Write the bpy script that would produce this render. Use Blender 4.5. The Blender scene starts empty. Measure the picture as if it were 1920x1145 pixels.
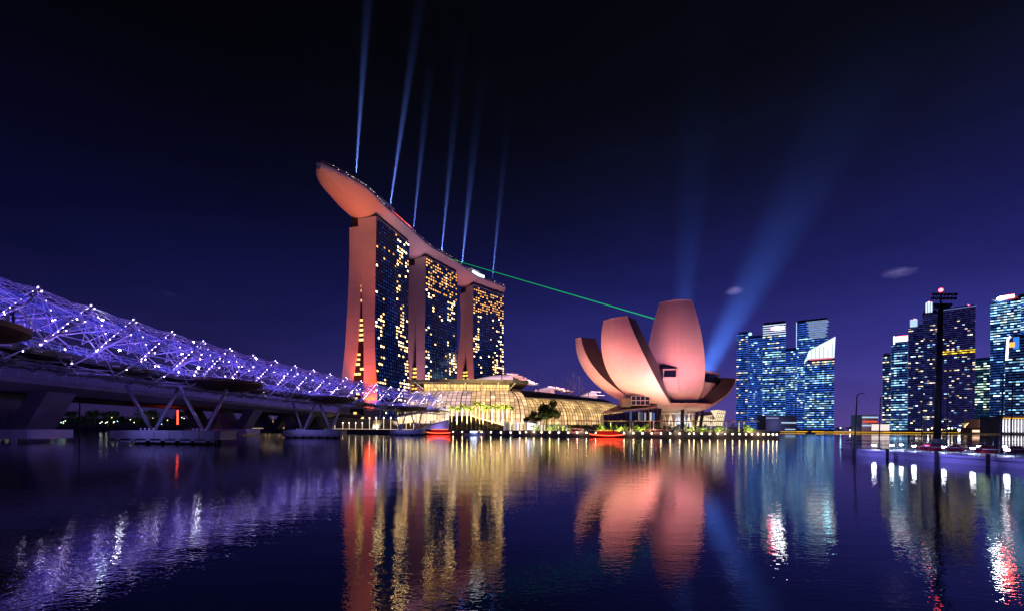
import bpy, math, random
import numpy as np
from mathutils import Vector, Matrix

random.seed(11)
scene = bpy.context.scene
COL = scene.collection
PI = math.pi

# ------------------------------------------------------------------ camera
CAM_H = 3.2
FPX = 820.0                      # focal length in photograph pixels (1920 wide)
ROLL = math.radians(0.4)
HORIZON = 803.0
cam_data = bpy.data.cameras.new('camera')
cam_data.sensor_width = 36.0
cam_data.lens = FPX / 1920.0 * 36.0
cam_data.shift_y = (HORIZON - 572.5) / 1920.0
cam_data.clip_start = 0.5
cam_data.clip_end = 9000.0
cam = bpy.data.objects.new('camera', cam_data)
COL.objects.link(cam)
_c, _s = math.cos(ROLL), math.sin(ROLL)
cam.matrix_world = Matrix(((_c, -_s, 0, 0), (0, 0, -1, 0), (_s, _c, 0, CAM_H), (0, 0, 0, 1)))
scene.camera = cam

# ------------------------------------------------------------------ world: night sky lit by the city
world = bpy.data.worlds.new('World')
scene.world = world
world.use_nodes = True
wn, wl = world.node_tree.nodes, world.node_tree.links
wn.clear()
w_out = wn.new('ShaderNodeOutputWorld')
w_bg = wn.new('ShaderNodeBackground')
w_tc = wn.new('ShaderNodeTexCoord')
w_sep = wn.new('ShaderNodeSeparateXYZ')
w_ramp = wn.new('ShaderNodeValToRGB')
wl.new(w_tc.outputs['Generated'], w_sep.inputs[0])
wl.new(w_sep.outputs['Z'], w_ramp.inputs[0])
cr = w_ramp.color_ramp
cr.interpolation = 'B_SPLINE'
stops = [(0.0, (0.052, 0.030, 0.135)), (0.06, (0.040, 0.029, 0.160)), (0.15, (0.0215, 0.0200, 0.142)),
         (0.26, (0.0088, 0.0096, 0.080)), (0.38, (0.0040, 0.0044, 0.030)), (0.50, (0.0024, 0.0030, 0.0105)),
         (0.60, (0.0012, 0.0014, 0.0030)), (1.0, (0.0006, 0.0006, 0.0012))]
while len(cr.elements) < len(stops):
    cr.elements.new(0.5)
for e, (p, c) in zip(cr.elements, stops):
    e.position = p
    e.color = (*c, 1)
# thin night clouds, lit from below by the city
w_map = wn.new('ShaderNodeMapping'); w_map.inputs['Scale'].default_value = (26, 26, 75)
w_noise = wn.new('ShaderNodeTexNoise'); w_noise.inputs['Scale'].default_value = 1.0
w_noise.inputs['Detail'].default_value = 6; w_noise.inputs['Roughness'].default_value = 0.62
wl.new(w_tc.outputs['Generated'], w_map.inputs[0]); wl.new(w_map.outputs[0], w_noise.inputs['Vector'])
def wmath(op, a, b=None, clamp=False):
    n = wn.new('ShaderNodeMath'); n.operation = op; n.use_clamp = clamp
    for i, v in enumerate((a, b)):
        if v is None: continue
        if isinstance(v, (int, float)): n.inputs[i].default_value = v
        else: wl.new(v, n.inputs[i])
    return n.outputs[0]
cloud_sum = None
for (px, py, sx, sz, amt) in ((1375, 545, 0.022, 0.011, 0.8), (1688, 511, 0.034, 0.013, 0.7), (300, 549, 0.075, 0.013, 0.30), (620, 551, 0.05, 0.010, 0.22), (350, 322, 0.03, 0.012, 0.12), (1830, 640, 0.03, 0.05, 0.30)):
    d = Vector(((px - 960) / FPX, 1.0, (HORIZON - py) / FPX + (px - 960) / FPX * ROLL)).normalized()
    tx = Vector((d.y, -d.x, 0)).normalized(); tz = tx.cross(d)
    dx = wn.new('ShaderNodeVectorMath'); dx.operation = 'DOT_PRODUCT'; dx.inputs[1].default_value = tx / sx
    dz = wn.new('ShaderNodeVectorMath'); dz.operation = 'DOT_PRODUCT'; dz.inputs[1].default_value = tz / sz
    df = wn.new('ShaderNodeVectorMath'); df.operation = 'DOT_PRODUCT'; df.inputs[1].default_value = d
    for n in (dx, dz, df): wl.new(w_tc.outputs['Generated'], n.inputs[0])
    r2 = wmath('ADD', wmath('MULTIPLY', dx.outputs['Value'], dx.outputs['Value']), wmath('MULTIPLY', dz.outputs['Value'], dz.outputs['Value']))
    m = wmath('MULTIPLY', wmath('SUBTRACT', 1.0, r2, True), wmath('GREATER_THAN', df.outputs['Value'], 0.0))
    m = wmath('MULTIPLY', m, amt)
    cloud_sum = m if cloud_sum is None else wmath('ADD', cloud_sum, m)
w_cl = wmath('MULTIPLY', wmath('SUBTRACT', wmath('ADD', wmath('MULTIPLY', cloud_sum, 1.1), wmath('MULTIPLY', w_noise.outputs[0], 1.5)), 1.12, True), cloud_sum)
w_mix = wn.new('ShaderNodeMixRGB'); w_mix.blend_type = 'ADD'; w_mix.inputs[0].default_value = 1
w_cc = wn.new('ShaderNodeMixRGB'); w_cc.blend_type = 'MULTIPLY'; w_cc.inputs[0].default_value = 1
w_cc.inputs[1].default_value = (0.16, 0.13, 0.26, 1)
wl.new(w_cl, w_cc.inputs[2]); wl.new(w_ramp.outputs[0], w_mix.inputs[1]); wl.new(w_cc.outputs[0], w_mix.inputs[2])
# the business district brightens its own half of the sky
w_az = wmath('MULTIPLY_ADD', w_sep.outputs['X'], 0.85, False)
wn[-1].inputs[2].default_value = 1.0
w_az2 = wn.new('ShaderNodeMixRGB'); w_az2.blend_type = 'MULTIPLY'; w_az2.inputs[0].default_value = 1
w_map2 = wn.new('ShaderNodeMapping'); w_map2.inputs['Scale'].default_value = (2.6, 2.6, 7.0)
w_n2 = wn.new('ShaderNodeTexNoise'); w_n2.inputs['Scale'].default_value = 1.0; w_n2.inputs['Detail'].default_value = 5; w_n2.inputs['Roughness'].default_value = 0.6
wl.new(w_tc.outputs['Generated'], w_map2.inputs[0]); wl.new(w_map2.outputs[0], w_n2.inputs['Vector'])
w_az = wmath('MULTIPLY', w_az, wmath('ADD', wmath('MULTIPLY', w_n2.outputs[0], 0.9), 0.56))
wl.new(w_mix.outputs[0], w_az2.inputs[1]); wl.new(w_az, w_az2.inputs[2])
wl.new(w_az2.outputs[0], w_bg.inputs[0])
w_bg.inputs[1].default_value = 1.0
wl.new(w_bg.outputs[0], w_out.inputs[0])

scene.view_settings.view_transform = 'Standard'
scene.view_settings.look = 'None'
scene.view_settings.exposure = 0.22
scene.view_settings.gamma = 1.0
scene.render.engine = 'CYCLES'
cy = scene.cycles
cy.use_denoising = True
cy.max_bounces = 5; cy.diffuse_bounces = 1; cy.glossy_bounces = 3; cy.transmission_bounces = 3
cy.transparent_max_bounces = 12; cy.volume_bounces = 0
cy.sample_clamp_indirect = 12.0
cy.use_light_tree = True
cy.light_sampling_threshold = 0.0
cy.caustics_reflective = True; cy.caustics_refractive = False

# ------------------------------------------------------------------ helpers
def P(x, y, Y):
    """Point of the place seen at photograph pixel (x, y) at depth Y metres."""
    a, b = (x - 960.0) / FPX, (HORIZON - y) / FPX
    return Vector((Y * (a * _c - b * _s), Y, CAM_H + Y * (a * _s + b * _c)))

def XY(x, Y):
    return Vector(((x - 960.0) / FPX * Y, Y))

def new_mat(name):
    m = bpy.data.materials.new(name)
    m.use_nodes = True
    m.node_tree.nodes.clear()
    return m, m.node_tree.nodes, m.node_tree.links

def pbr(name, col, rough=0.6, metal=0.0, var=0.25, scale=1.5, bump=0.0, spec=0.5, coords='Object', bscale=None):
    m, n, l = new_mat(name)
    o = n.new('ShaderNodeOutputMaterial'); b = n.new('ShaderNodeBsdfPrincipled')
    l.new(b.outputs[0], o.inputs[0])
    b.inputs['Roughness'].default_value = rough; b.inputs['Metallic'].default_value = metal
    b.inputs['Specular IOR Level'].default_value = spec
    tc = n.new('ShaderNodeTexCoord'); nz = n.new('ShaderNodeTexNoise')
    nz.inputs['Scale'].default_value = scale; nz.inputs['Detail'].default_value = 5
    l.new(tc.outputs[coords], nz.inputs['Vector'])
    mx = n.new('ShaderNodeMixRGB'); mx.inputs[1].default_value = (*[c * (1 - var) for c in col], 1)
    mx.inputs[2].default_value = (*[min(1, c * (1 + var)) for c in col], 1)
    l.new(nz.outputs[0], mx.inputs[0]); l.new(mx.outputs[0], b.inputs['Base Color'])
    if bump:
        bp = n.new('ShaderNodeBump'); bp.inputs['Strength'].default_value = bump
        nb = n.new('ShaderNodeTexNoise'); nb.inputs['Scale'].default_value = bscale or scale * 6; nb.inputs['Detail'].default_value = 4
        l.new(tc.outputs[coords], nb.inputs['Vector']); l.new(nb.outputs[0], bp.inputs['Height']); l.new(bp.outputs[0], b.inputs['Normal'])
    return m

def emit(name, col, strength, sampled=False):
    m, n, l = new_mat(name)
    o = n.new('ShaderNodeOutputMaterial'); e = n.new('ShaderNodeEmission')
    e.inputs[0].default_value = (*col, 1); e.inputs[1].default_value = strength
    l.new(e.outputs[0], o.inputs[0])
    if not sampled: m.cycles.emission_sampling = 'NONE'
    return m

def emit_attr(name, strength=1.0, gloss=True):
    """Lit panes: each pane's own lamp colour sits in the attribute Col, under a glass coat."""
    m, n, l = new_mat(name)
    o = n.new('ShaderNodeOutputMaterial'); b = n.new('ShaderNodeBsdfPrincipled')
    a = n.new('ShaderNodeAttribute'); a.attribute_name = 'Col'
    b.inputs['Base Color'].default_value = (0.02, 0.03, 0.05, 1); b.inputs['Roughness'].default_value = 0.12
    b.inputs['Emission Strength'].default_value = strength
    l.new(a.outputs['Color'], b.inputs['Emission Color']); l.new(b.outputs[0], o.inputs[0])
    m.cycles.emission_sampling = 'NONE'
    return m

class MB:
    """Collects faces and links them as one mesh object."""
    def __init__(self):
        self.v = []; self.f = []; self.c = []; self.hascol = False
    def quad(self, a, b, c, d, col=None):
        i = len(self.v); self.v += [tuple(a), tuple(b), tuple(c), tuple(d)]; self.f.append((i, i + 1, i + 2, i + 3)); self._c(col)
    def tri(self, a, b, c, col=None):
        i = len(self.v); self.v += [tuple(a), tuple(b), tuple(c)]; self.f.append((i, i + 1, i + 2)); self._c(col)
    def _c(self, col, n=1):
        if col is not None: self.hascol = True
        self.c += [col or (0, 0, 0)] * n
    def box(self, c, s, rz=0.0, col=None):
        cx, cy_, cz = c; hx, hy, hz = s[0] / 2, s[1] / 2, s[2] / 2
        ca, sa = math.cos(rz), math.sin(rz); i = len(self.v)
        for dz in (-hz, hz):
            for dx, dy in ((-hx, -hy), (hx, -hy), (hx, hy), (-hx, hy)):
                self.v.append((cx + dx * ca - dy * sa, cy_ + dx * sa + dy * ca, cz + dz))
        self.f += [(i, i + 3, i + 2, i + 1), (i + 4, i + 5, i + 6, i + 7), (i, i + 1, i + 5, i + 4), (i + 1, i + 2, i + 6, i + 5), (i + 2, i + 3, i + 7, i + 6), (i + 3, i, i + 4, i + 7)]
        self._c(col, 6); return self
    def prism(self, poly, z0, z1, col=None):
        """poly: (x, y) counter-clockwise, extruded from z0 to z1."""
        n = len(poly); i = len(self.v)
        self.v += [(p[0], p[1], z0) for p in poly] + [(p[0], p[1], z1) for p in poly]
        self.f.append(tuple(i + k for k in reversed(range(n)))); self.f.append(tuple(i + n + k for k in range(n)))
        for k in range(n):
            k2 = (k + 1) % n; self.f.append((i + k, i + k2, i + n + k2, i + n + k))
        self._c(col, n + 2); return self
    def slab(self, A, B, thick):
        """solid between quad A and the same quad pushed by vector thick"""
        t = Vector(thick); i = len(self.v)
        self.v += [tuple(p) for p in A] + [tuple(Vector(p) + t) for p in A]
        n = len(A)
        self.f.append(tuple(i + k for k in range(n))); self.f.append(tuple(i + n + k for k in reversed(range(n))))
        for k in range(n):
            k2 = (k + 1) % n; self.f.append((i + k2, i + k, i + n + k, i + n + k2))
        self._c(None, n + 2); return self
    def tube(self, pts, r, n=6, r1=None, col=None, caps=True):
        pts = [Vector(p) for p in pts]; i0 = len(self.v); m = len(pts); up = None
        for k, p in enumerate(pts):
            d = (pts[min(k + 1, m - 1)] - pts[max(k - 1, 0)]).normalized()
            if up is None or abs(up.dot(d)) > 0.95:
                up = Vector((0, 0, 1)) if abs(d.z) < 0.9 else Vector((1, 0, 0))
            x = up.cross(d).normalized(); y = d.cross(x); up = y
            rr = r if r1 is None else r + (r1 - r) * k / max(1, m - 1)
            for q in range(n):
                a = 2 * PI * q / n; self.v.append(tuple(p + x * (rr * math.cos(a)) + y * (rr * math.sin(a))))
        cnt = 0
        for k in range(m - 1):
            for q in range(n):
                q2 = (q + 1) % n; a = i0 + k * n
                self.f.append((a + q, a + q2, a + n + q2, a + n + q)); cnt += 1
        if caps:
            self.f.append(tuple(i0 + q for q in reversed(range(n)))); self.f.append(tuple(i0 + (m - 1) * n + q for q in range(n))); cnt += 2
        self._c(col, cnt); return self
    def ball(self, c, r, seg=6, ring=4, col=None, sz=1.0):
        i0 = len(self.v); c = Vector(c); cnt = 0
        self.v.append((c.x, c.y, c.z - r * sz))
        for k in range(1, ring):
            t = PI * k / ring
            for q in range(seg):
                a = 2 * PI * q / seg; self.v.append((c.x + r * math.sin(t) * math.cos(a), c.y + r * math.sin(t) * math.sin(a), c.z - r * sz * math.cos(t)))
        self.v.append((c.x, c.y, c.z + r * sz)); top = len(self.v) - 1
        for q in range(seg):
            q2 = (q + 1) % seg
            self.f.append((i0, i0 + 1 + q2, i0 + 1 + q)); cnt += 1
            for k in range(ring - 2):
                a = i0 + 1 + k * seg; self.f.append((a + q, a + q2, a + seg + q2, a + seg + q)); cnt += 1
            a = i0 + 1 + (ring - 2) * seg; self.f.append((a + q, a + q2, top)); cnt += 1
        self._c(col, cnt); return self
    def grid(self, rows, close_u=False, col=None):
        """rows: list of equal-length point lists"""
        i0 = len(self.v); m = len(rows[0]); cnt = 0
        for r in rows: self.v += [tuple(p) for p in r]
        for a in range(len(rows) - 1):
            for b in range(m if close_u else m - 1):
                b2 = (b + 1) % m
                self.f.append((i0 + a * m + b, i0 + a * m + b2, i0 + (a + 1) * m + b2, i0 + (a + 1) * m + b)); cnt += 1
        self._c(col, cnt); return self
    def face(self, pts, col=None):
        i = len(self.v); self.v += [tuple(p) for p in pts]; self.f.append(tuple(range(i, i + len(pts)))); self._c(col)
    def mesh(self, name, mat=None, smooth=False):
        me = bpy.data.meshes.new(name); me.from_pydata(self.v, [], self.f)
        if mat: me.materials.append(mat)
        if self.hascol:
            ca = me.color_attributes.new('Col', 'FLOAT_COLOR', 'CORNER')
            tot = np.array([len(f) for f in self.f]); cc = np.ones((len(self.f), 4), dtype=np.float32); cc[:, :3] = np.array(self.c, dtype=np.float32)
            ca.data.foreach_set('color', np.repeat(cc, tot, axis=0).ravel())
        if smooth: me.polygons.foreach_set('use_smooth', [True] * len(me.polygons))
        me.update(); return me
    def build(self, name, mat, parent=None, smooth=False, **kw):
        return link(name, self.mesh(name, mat, smooth), parent, **kw)

def link(name, data, parent=None, label=None, cat=None, group=None, kind=None, loc=None, rz=None):
    o = bpy.data.objects.new(name, data); COL.objects.link(o)
    if parent is not None: o.parent = parent
    if loc is not None: o.location = loc
    if rz is not None: o.rotation_euler = (0, 0, rz)
    if label: o['label'] = label
    if cat: o['category'] = cat
    if group: o['group'] = group
    if kind: o['kind'] = kind
    return o

def thing(name, label, cat, loc=(0, 0, 0), rz=0.0, group=None):
    return link(name, None, None, label, cat, group, None, loc, rz)

def copy_thing(o, kids, loc, rz, label, group=None):
    c = o.copy(); COL.objects.link(c); c.location = loc; c.rotation_euler = (0, 0, rz); c['label'] = label
    if group: c['group'] = group
    for k in kids:
        d = k.copy(); COL.objects.link(d); d.parent = c
    return c

ORD = ['first', 'second', 'third', 'fourth', 'fifth', 'sixth', 'seventh', 'eighth', 'ninth', 'tenth', 'eleventh', 'twelfth', 'thirteenth', 'fourteenth', 'fifteenth', 'sixteenth', 'seventeenth', 'eighteenth', 'nineteenth', 'twentieth',
       'twenty-first', 'twenty-second', 'twenty-third', 'twenty-fourth', 'twenty-fifth', 'twenty-sixth', 'twenty-seventh', 'twenty-eighth', 'twenty-ninth', 'thirtieth', 'thirty-first', 'thirty-second', 'thirty-third', 'thirty-fourth', 'thirty-fifth', 'thirty-sixth', 'thirty-seventh', 'thirty-eighth', 'thirty-ninth', 'fortieth', 'forty-first', 'forty-second', 'forty-third', 'forty-fourth', 'forty-fifth', 'forty-sixth', 'forty-seventh', 'forty-eighth']

def lamp(name, kind, loc, energy, col, radius=0.3, target=None, angle=60, blend=0.6, parent=None):
    d = bpy.data.lights.new(name, kind); d.energy = energy; d.color = col
    d.shadow_soft_size = radius
    if kind == 'SPOT': d.spot_size = math.radians(angle); d.spot_blend = blend
    o = bpy.data.objects.new(name, d); COL.objects.link(o); o.location = loc
    if target is not None:
        o.rotation_euler = (Vector(target) - Vector(loc)).to_track_quat('-Z', 'Y').to_euler()
    if parent is not None: o.parent = parent
    o.visible_glossy = False      # the modelled lamp faces make the reflections
    return o

M = {}
M['concrete'] = pbr('concrete', (0.34, 0.33, 0.35), 0.8, 0, 0.25, 0.6, 0.25)
M['cap'] = pbr('pile_cap_concrete', (0.42, 0.41, 0.44), 0.75, 0, 0.3, 0.7, 0.25)
M['seawall'] = pbr('seawall', (0.10, 0.09, 0.11), 0.7, 0, 0.4, 0.5, 0.4)
M['paving'] = pbr('paving', (0.22, 0.19, 0.17), 0.7, 0, 0.3, 0.4, 0.2)
M['steel'] = pbr('brushed_steel', (0.58, 0.57, 0.62), 0.35, 0.5, 0.15, 3, 0.0)
M['darksteel'] = pbr('dark_steel', (0.05, 0.05, 0.06), 0.5, 0.4, 0.3, 3, 0.0)
M['darkroof'] = pbr('dark_roof', (0.16, 0.13, 0.13), 0.6, 0.1, 0.2, 0.3, 0.1)
M['white'] = pbr('white_paint', (0.78, 0.76, 0.76), 0.5, 0, 0.06, 0.5, 0.0)
M['slab'] = pbr('tower_slab_cladding', (0.62, 0.55, 0.53), 0.55, 0, 0.22, 0.07, 0.0)
M['glassdark'] = pbr('dark_curtain_glass', (0.012, 0.018, 0.045), 0.12, 0.0, 0.3, 0.08, 0.0, 0.8)
M['mullion'] = pbr('mullion', (0.10, 0.085, 0.07), 0.5, 0.5, 0.2, 2)
M['wood'] = pbr('deck_timber', (0.16, 0.10, 0.07), 0.6, 0, 0.35, 2.0, 0.2)
M['trunk'] = pbr('palm_trunk', (0.36, 0.29, 0.21), 0.8, 0, 0.3, 3, 0.4)
M['bark'] = pbr('bark', (0.10, 0.07, 0.05), 0.85, 0, 0.35, 3, 0.5)
M['palmleaf'] = pbr('palm_leaf', (0.085, 0.125, 0.018), 0.5, 0, 0.45, 0.8)
M['leaf'] = pbr('leaf', (0.055, 0.085, 0.018), 0.55, 0, 0.5, 0.7)
M['darkleaf'] = pbr('dark_leaf', (0.03, 0.045, 0.02), 0.6, 0, 0.5, 0.5)
M['win'] = emit_attr('window_glow_glass', 1.0)
M['bulb_cool'] = emit('led_bulb', (0.68, 0.52, 1.0), 40.0)
M['bulb_white'] = emit('white_flood_face', (0.85, 0.90, 1.0), 60.0)
M['bulb_warm'] = emit('warm_globe', (1.0, 0.74, 0.42), 30.0)
M['warm_strip'] = emit('warm_strip', (1.0, 0.62, 0.22), 4.0)
M['yellow_strip'] = emit('yellow_strip', (1.0, 0.52, 0.03), 1.3)
M['red_strip'] = emit('red_strip', (1.0, 0.06, 0.025), 5.0)
M['orange_strip'] = emit('orange_strip', (1.0, 0.22, 0.03), 3.0)
M['red_dot'] = emit('red_beacon', (1.0, 0.05, 0.06), 14.0)
M['white_panel'] = emit('white_lit_panel', (0.86, 0.93, 1.0), 2.2)
M['cyan_panel'] = emit('cyan_lit_panel', (0.35, 0.85, 1.0), 2.0)
M['orange_panel'] = emit('orange_lit_panel', (1.0, 0.25, 0.05), 2.5)
M['red_panel'] = emit('red_lit_panel', (1.0, 0.08, 0.06), 3.0)

# ------------------------------------------------------------------ water
def make_water():
    m, n, l = new_mat('bay_water')
    o = n.new('ShaderNodeOutputMaterial'); b = n.new('ShaderNodeBsdfPrincipled')
    b.inputs['Base Color'].default_value = (0.004, 0.005, 0.022, 1)
    b.inputs['Roughness'].default_value = 0.02
    b.inputs['IOR'].default_value = 3.3
    b.inputs['Specular IOR Level'].default_value = 0.5
    geo = n.new('ShaderNodeNewGeometry')
    def wave(scale, detail, dist, rough=0.55, off=0.0):
        mp = n.new('ShaderNodeMapping'); mp.inputs['Scale'].default_value = scale; mp.inputs['Location'].default_value = (off, off * 2, 0)
        t = n.new('ShaderNodeTexNoise'); t.inputs['Scale'].default_value = 1.0; t.inputs['Detail'].default_value = detail; t.inputs['Roughness'].default_value = rough
        l.new(geo.outputs['Position'], mp.inputs[0]); l.new(mp.outputs[0], t.inputs['Vector'])
        return t.outputs[0]
    bp1 = n.new('ShaderNodeBump'); bp1.inputs['Distance'].default_value = 0.10; bp1.inputs['Strength'].default_value = 0.11
    l.new(wave((0.30, 0.75, 1), 2, 0), bp1.inputs['Height'])
    bp2 = n.new('ShaderNodeBump'); bp2.inputs['Distance'].default_value = 0.016; bp2.inputs['Strength'].default_value = 0.27
    l.new(wave((5.0, 8.0, 1), 2, 0, 0.5, 13.0), bp2.inputs['Height']); l.new(bp1.outputs[0], bp2.inputs['Normal'])
    l.new(bp2.outputs[0], b.inputs['Normal'])
    l.new(b.outputs[0], o.inputs[0])
    mb = MB(); mb.quad((-1800, -120, 0), (1800, -120, 0), (1800, 3500, 0), (-1800, 3500, 0))
    mb.build('bay_water', m, kind='structure')
make_water()

# ------------------------------------------------------------------ land
GZ = 2.0     # promenade level
SHORE = [(1460, 170), (1300, 178), (1180, 185), (1060, 192), (950, 206), (850, 222), (782, 240), (640, 262), (500, 285), (350, 300), (100, 318), (-500, 330)]
shore = [XY(x, Y) for x, Y in SHORE]
def shore_at(x):
    """plan point on the quay edge at photograph column x"""
    for (x0, y0), (x1, y1) in zip(SHORE[:-1], SHORE[1:]):
        if x1 <= x <= x0:
            t = (x - x0) / (x1 - x0)
            a, b = XY(x0, y0), XY(x1, y1)
            return a.lerp(b, t)
    return XY(*SHORE[0])
back = [Vector((-900, 900)), Vector((250, 900)), XY(1290, 600), XY(1395, 300), XY(1450, 200)]
poly = list(reversed(shore)) [::-1] + back
poly = [(p.x, p.y) for p in poly]
MB().prism(list(reversed(poly)), -2.0, GZ).build('promenade', M['paving'], kind='structure')
# quay face: a kerb and a fender course in front of the land's edge
mb = MB()
for a, b in zip(shore[:-1], shore[1:]):
    d = (b - a); L = d.length; mid = (a + b) / 2; ang = math.atan2(d.y, d.x)
    nrm = Vector((-d.y, d.x)).normalized()
    if nrm.y > 0: nrm = -nrm
    c = mid + nrm * 0.22
    mb.box((c.x, c.y, 0.85), (L, 0.4, 3.3), ang)
    c = mid + nrm * 0.10
    mb.box((c.x, c.y, 2.28), (L, 0.9, 0.25), ang)
mb.build('quay_wall', M['seawall'], label='long dark quay wall along the promenade in front of the glass mall', cat='quay wall')
# far bank
fb = [XY(1330, 900), XY(1480, 815), XY(1700, 760), XY(1850, 640), XY(1960, 560), XY(2300, 520), Vector((1700, 600)), Vector((1700, 1900)), Vector((100, 1900))]
MB().prism([(p.x, p.y) for p in fb], -2, 2.0).build('far_bank', M['paving'], kind='structure')


# ------------------------------------------------------------------ the hotel: three towers and the deck that bridges them
def lerp_tab(tab, x):
    for (x0, v0), (x1, v1) in zip(tab[:-1], tab[1:]):
        if x0 <= x <= x1 or x1 <= x <= x0:
            return v0 + (v1 - v0) * (x - x0) / (x1 - x0)
    return tab[0][1] if abs(x - tab[0][0]) < abs(x - tab[-1][0]) else tab[-1][1]

def smooth_tab(tab, x):
    """Catmull-Rom through the table (x rising)"""
    xs = [t[0] for t in tab]; vs = [t[1] for t in tab]
    x = min(max(x, xs[0]), xs[-1])
    k = max(i for i in range(len(xs) - 1) if xs[i] <= x)
    t = (x - xs[k]) / (xs[k + 1] - xs[k])
    def sl(i):
        if i == 0: return (vs[1] - vs[0]) / (xs[1] - xs[0])
        if i == len(xs) - 1: return (vs[-1] - vs[-2]) / (xs[-1] - xs[-2])
        return (vs[i + 1] - vs[i - 1]) / (xs[i + 1] - xs[i - 1])
    h = xs[k + 1] - xs[k]; t2, t3 = t * t, t * t * t
    return (2 * t3 - 3 * t2 + 1) * vs[k] + (t3 - 2 * t2 + t) * h * sl(k) + (-2 * t3 + 3 * t2) * vs[k + 1] + (t3 - t2) * h * sl(k + 1)

TOPZ = 191.0
TOWERS = [
    dict(A=(-122, 389), B=(-106, 445), k=1.14, gap=0.76, lit=(0.42, 0.10, 0.50), top=0.15, label='nearest hotel tower, its splayed slab legs lit orange, under the overhanging deck', atrium=(0.05, 0.75, 0.10),
         wo=[(0, -2.5), (.19, -1.5), (.41, .5), (.76, .5), (1, 0)], wi=[(0, 10), (.19, 10.3), (.41, 10.8), (.76, 14), (1, 16.7)],
         ei=[(0, 25), (.19, 21.5), (.41, 16), (.76, 14.05), (1, 16.75)], eo=[(0, 34), (.19, 31.5), (.41, 27.5), (.76, 24.5), (1, 24.5)]),
    dict(A=(-96, 479), B=(-68, 531.6), k=1.27, gap=0.66, lit=(0.50, 0.14, 0.48), top=0.8, label='middle hotel tower with a bright yellow louvred atrium at its foot', atrium=(0.0, 0.36, 0.95),
         wo=[(0, -.9), (.25, -.5), (.5, 0), (.75, 0), (1, 0)], wi=[(0, 8.5), (.25, 8.8), (.4, 9.5), (.66, 11), (.9, 11.7), (1, 12)],
         ei=[(0, 19), (.25, 16), (.4, 13.5), (.66, 11.1), (.9, 11.75), (1, 12.05)], eo=[(0, 24), (.25, 21), (.4, 20), (.66, 19), (.9, 19), (1, 19)]),
    dict(A=(-52, 572), B=(-12.8, 616.6), k=1.44, gap=0.58, lit=(0.42, 0.12, 0.55), top=0.85, label='farthest hotel tower, with a bowed east leg and the narrowest gap', atrium=(0.0, 0.40, 0.7),
         wo=[(0, -2.5), (.33, -1.8), (.45, -.8), (.58, 0), (1, 0)], wi=[(0, 4.5), (.33, 6), (.45, 8), (.58, 9.8), (.71, 9.8), (1, 9.8)],
         ei=[(0, 19), (.33, 16), (.45, 13), (.58, 9.9), (.71, 9.85), (1, 9.85)], eo=[(0, 27), (.33, 23.8), (.45, 22.5), (.58, 19), (.71, 16.8), (1, 18.2)]),
]
def warm(b=1.0):
    k = random.random()
    c = (1.0, 0.50 + 0.20 * k, 0.13 + 0.24 * k)
    s = b * random.uniform(0.55, 1.5)
    return tuple(x * s for x in c)

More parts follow.
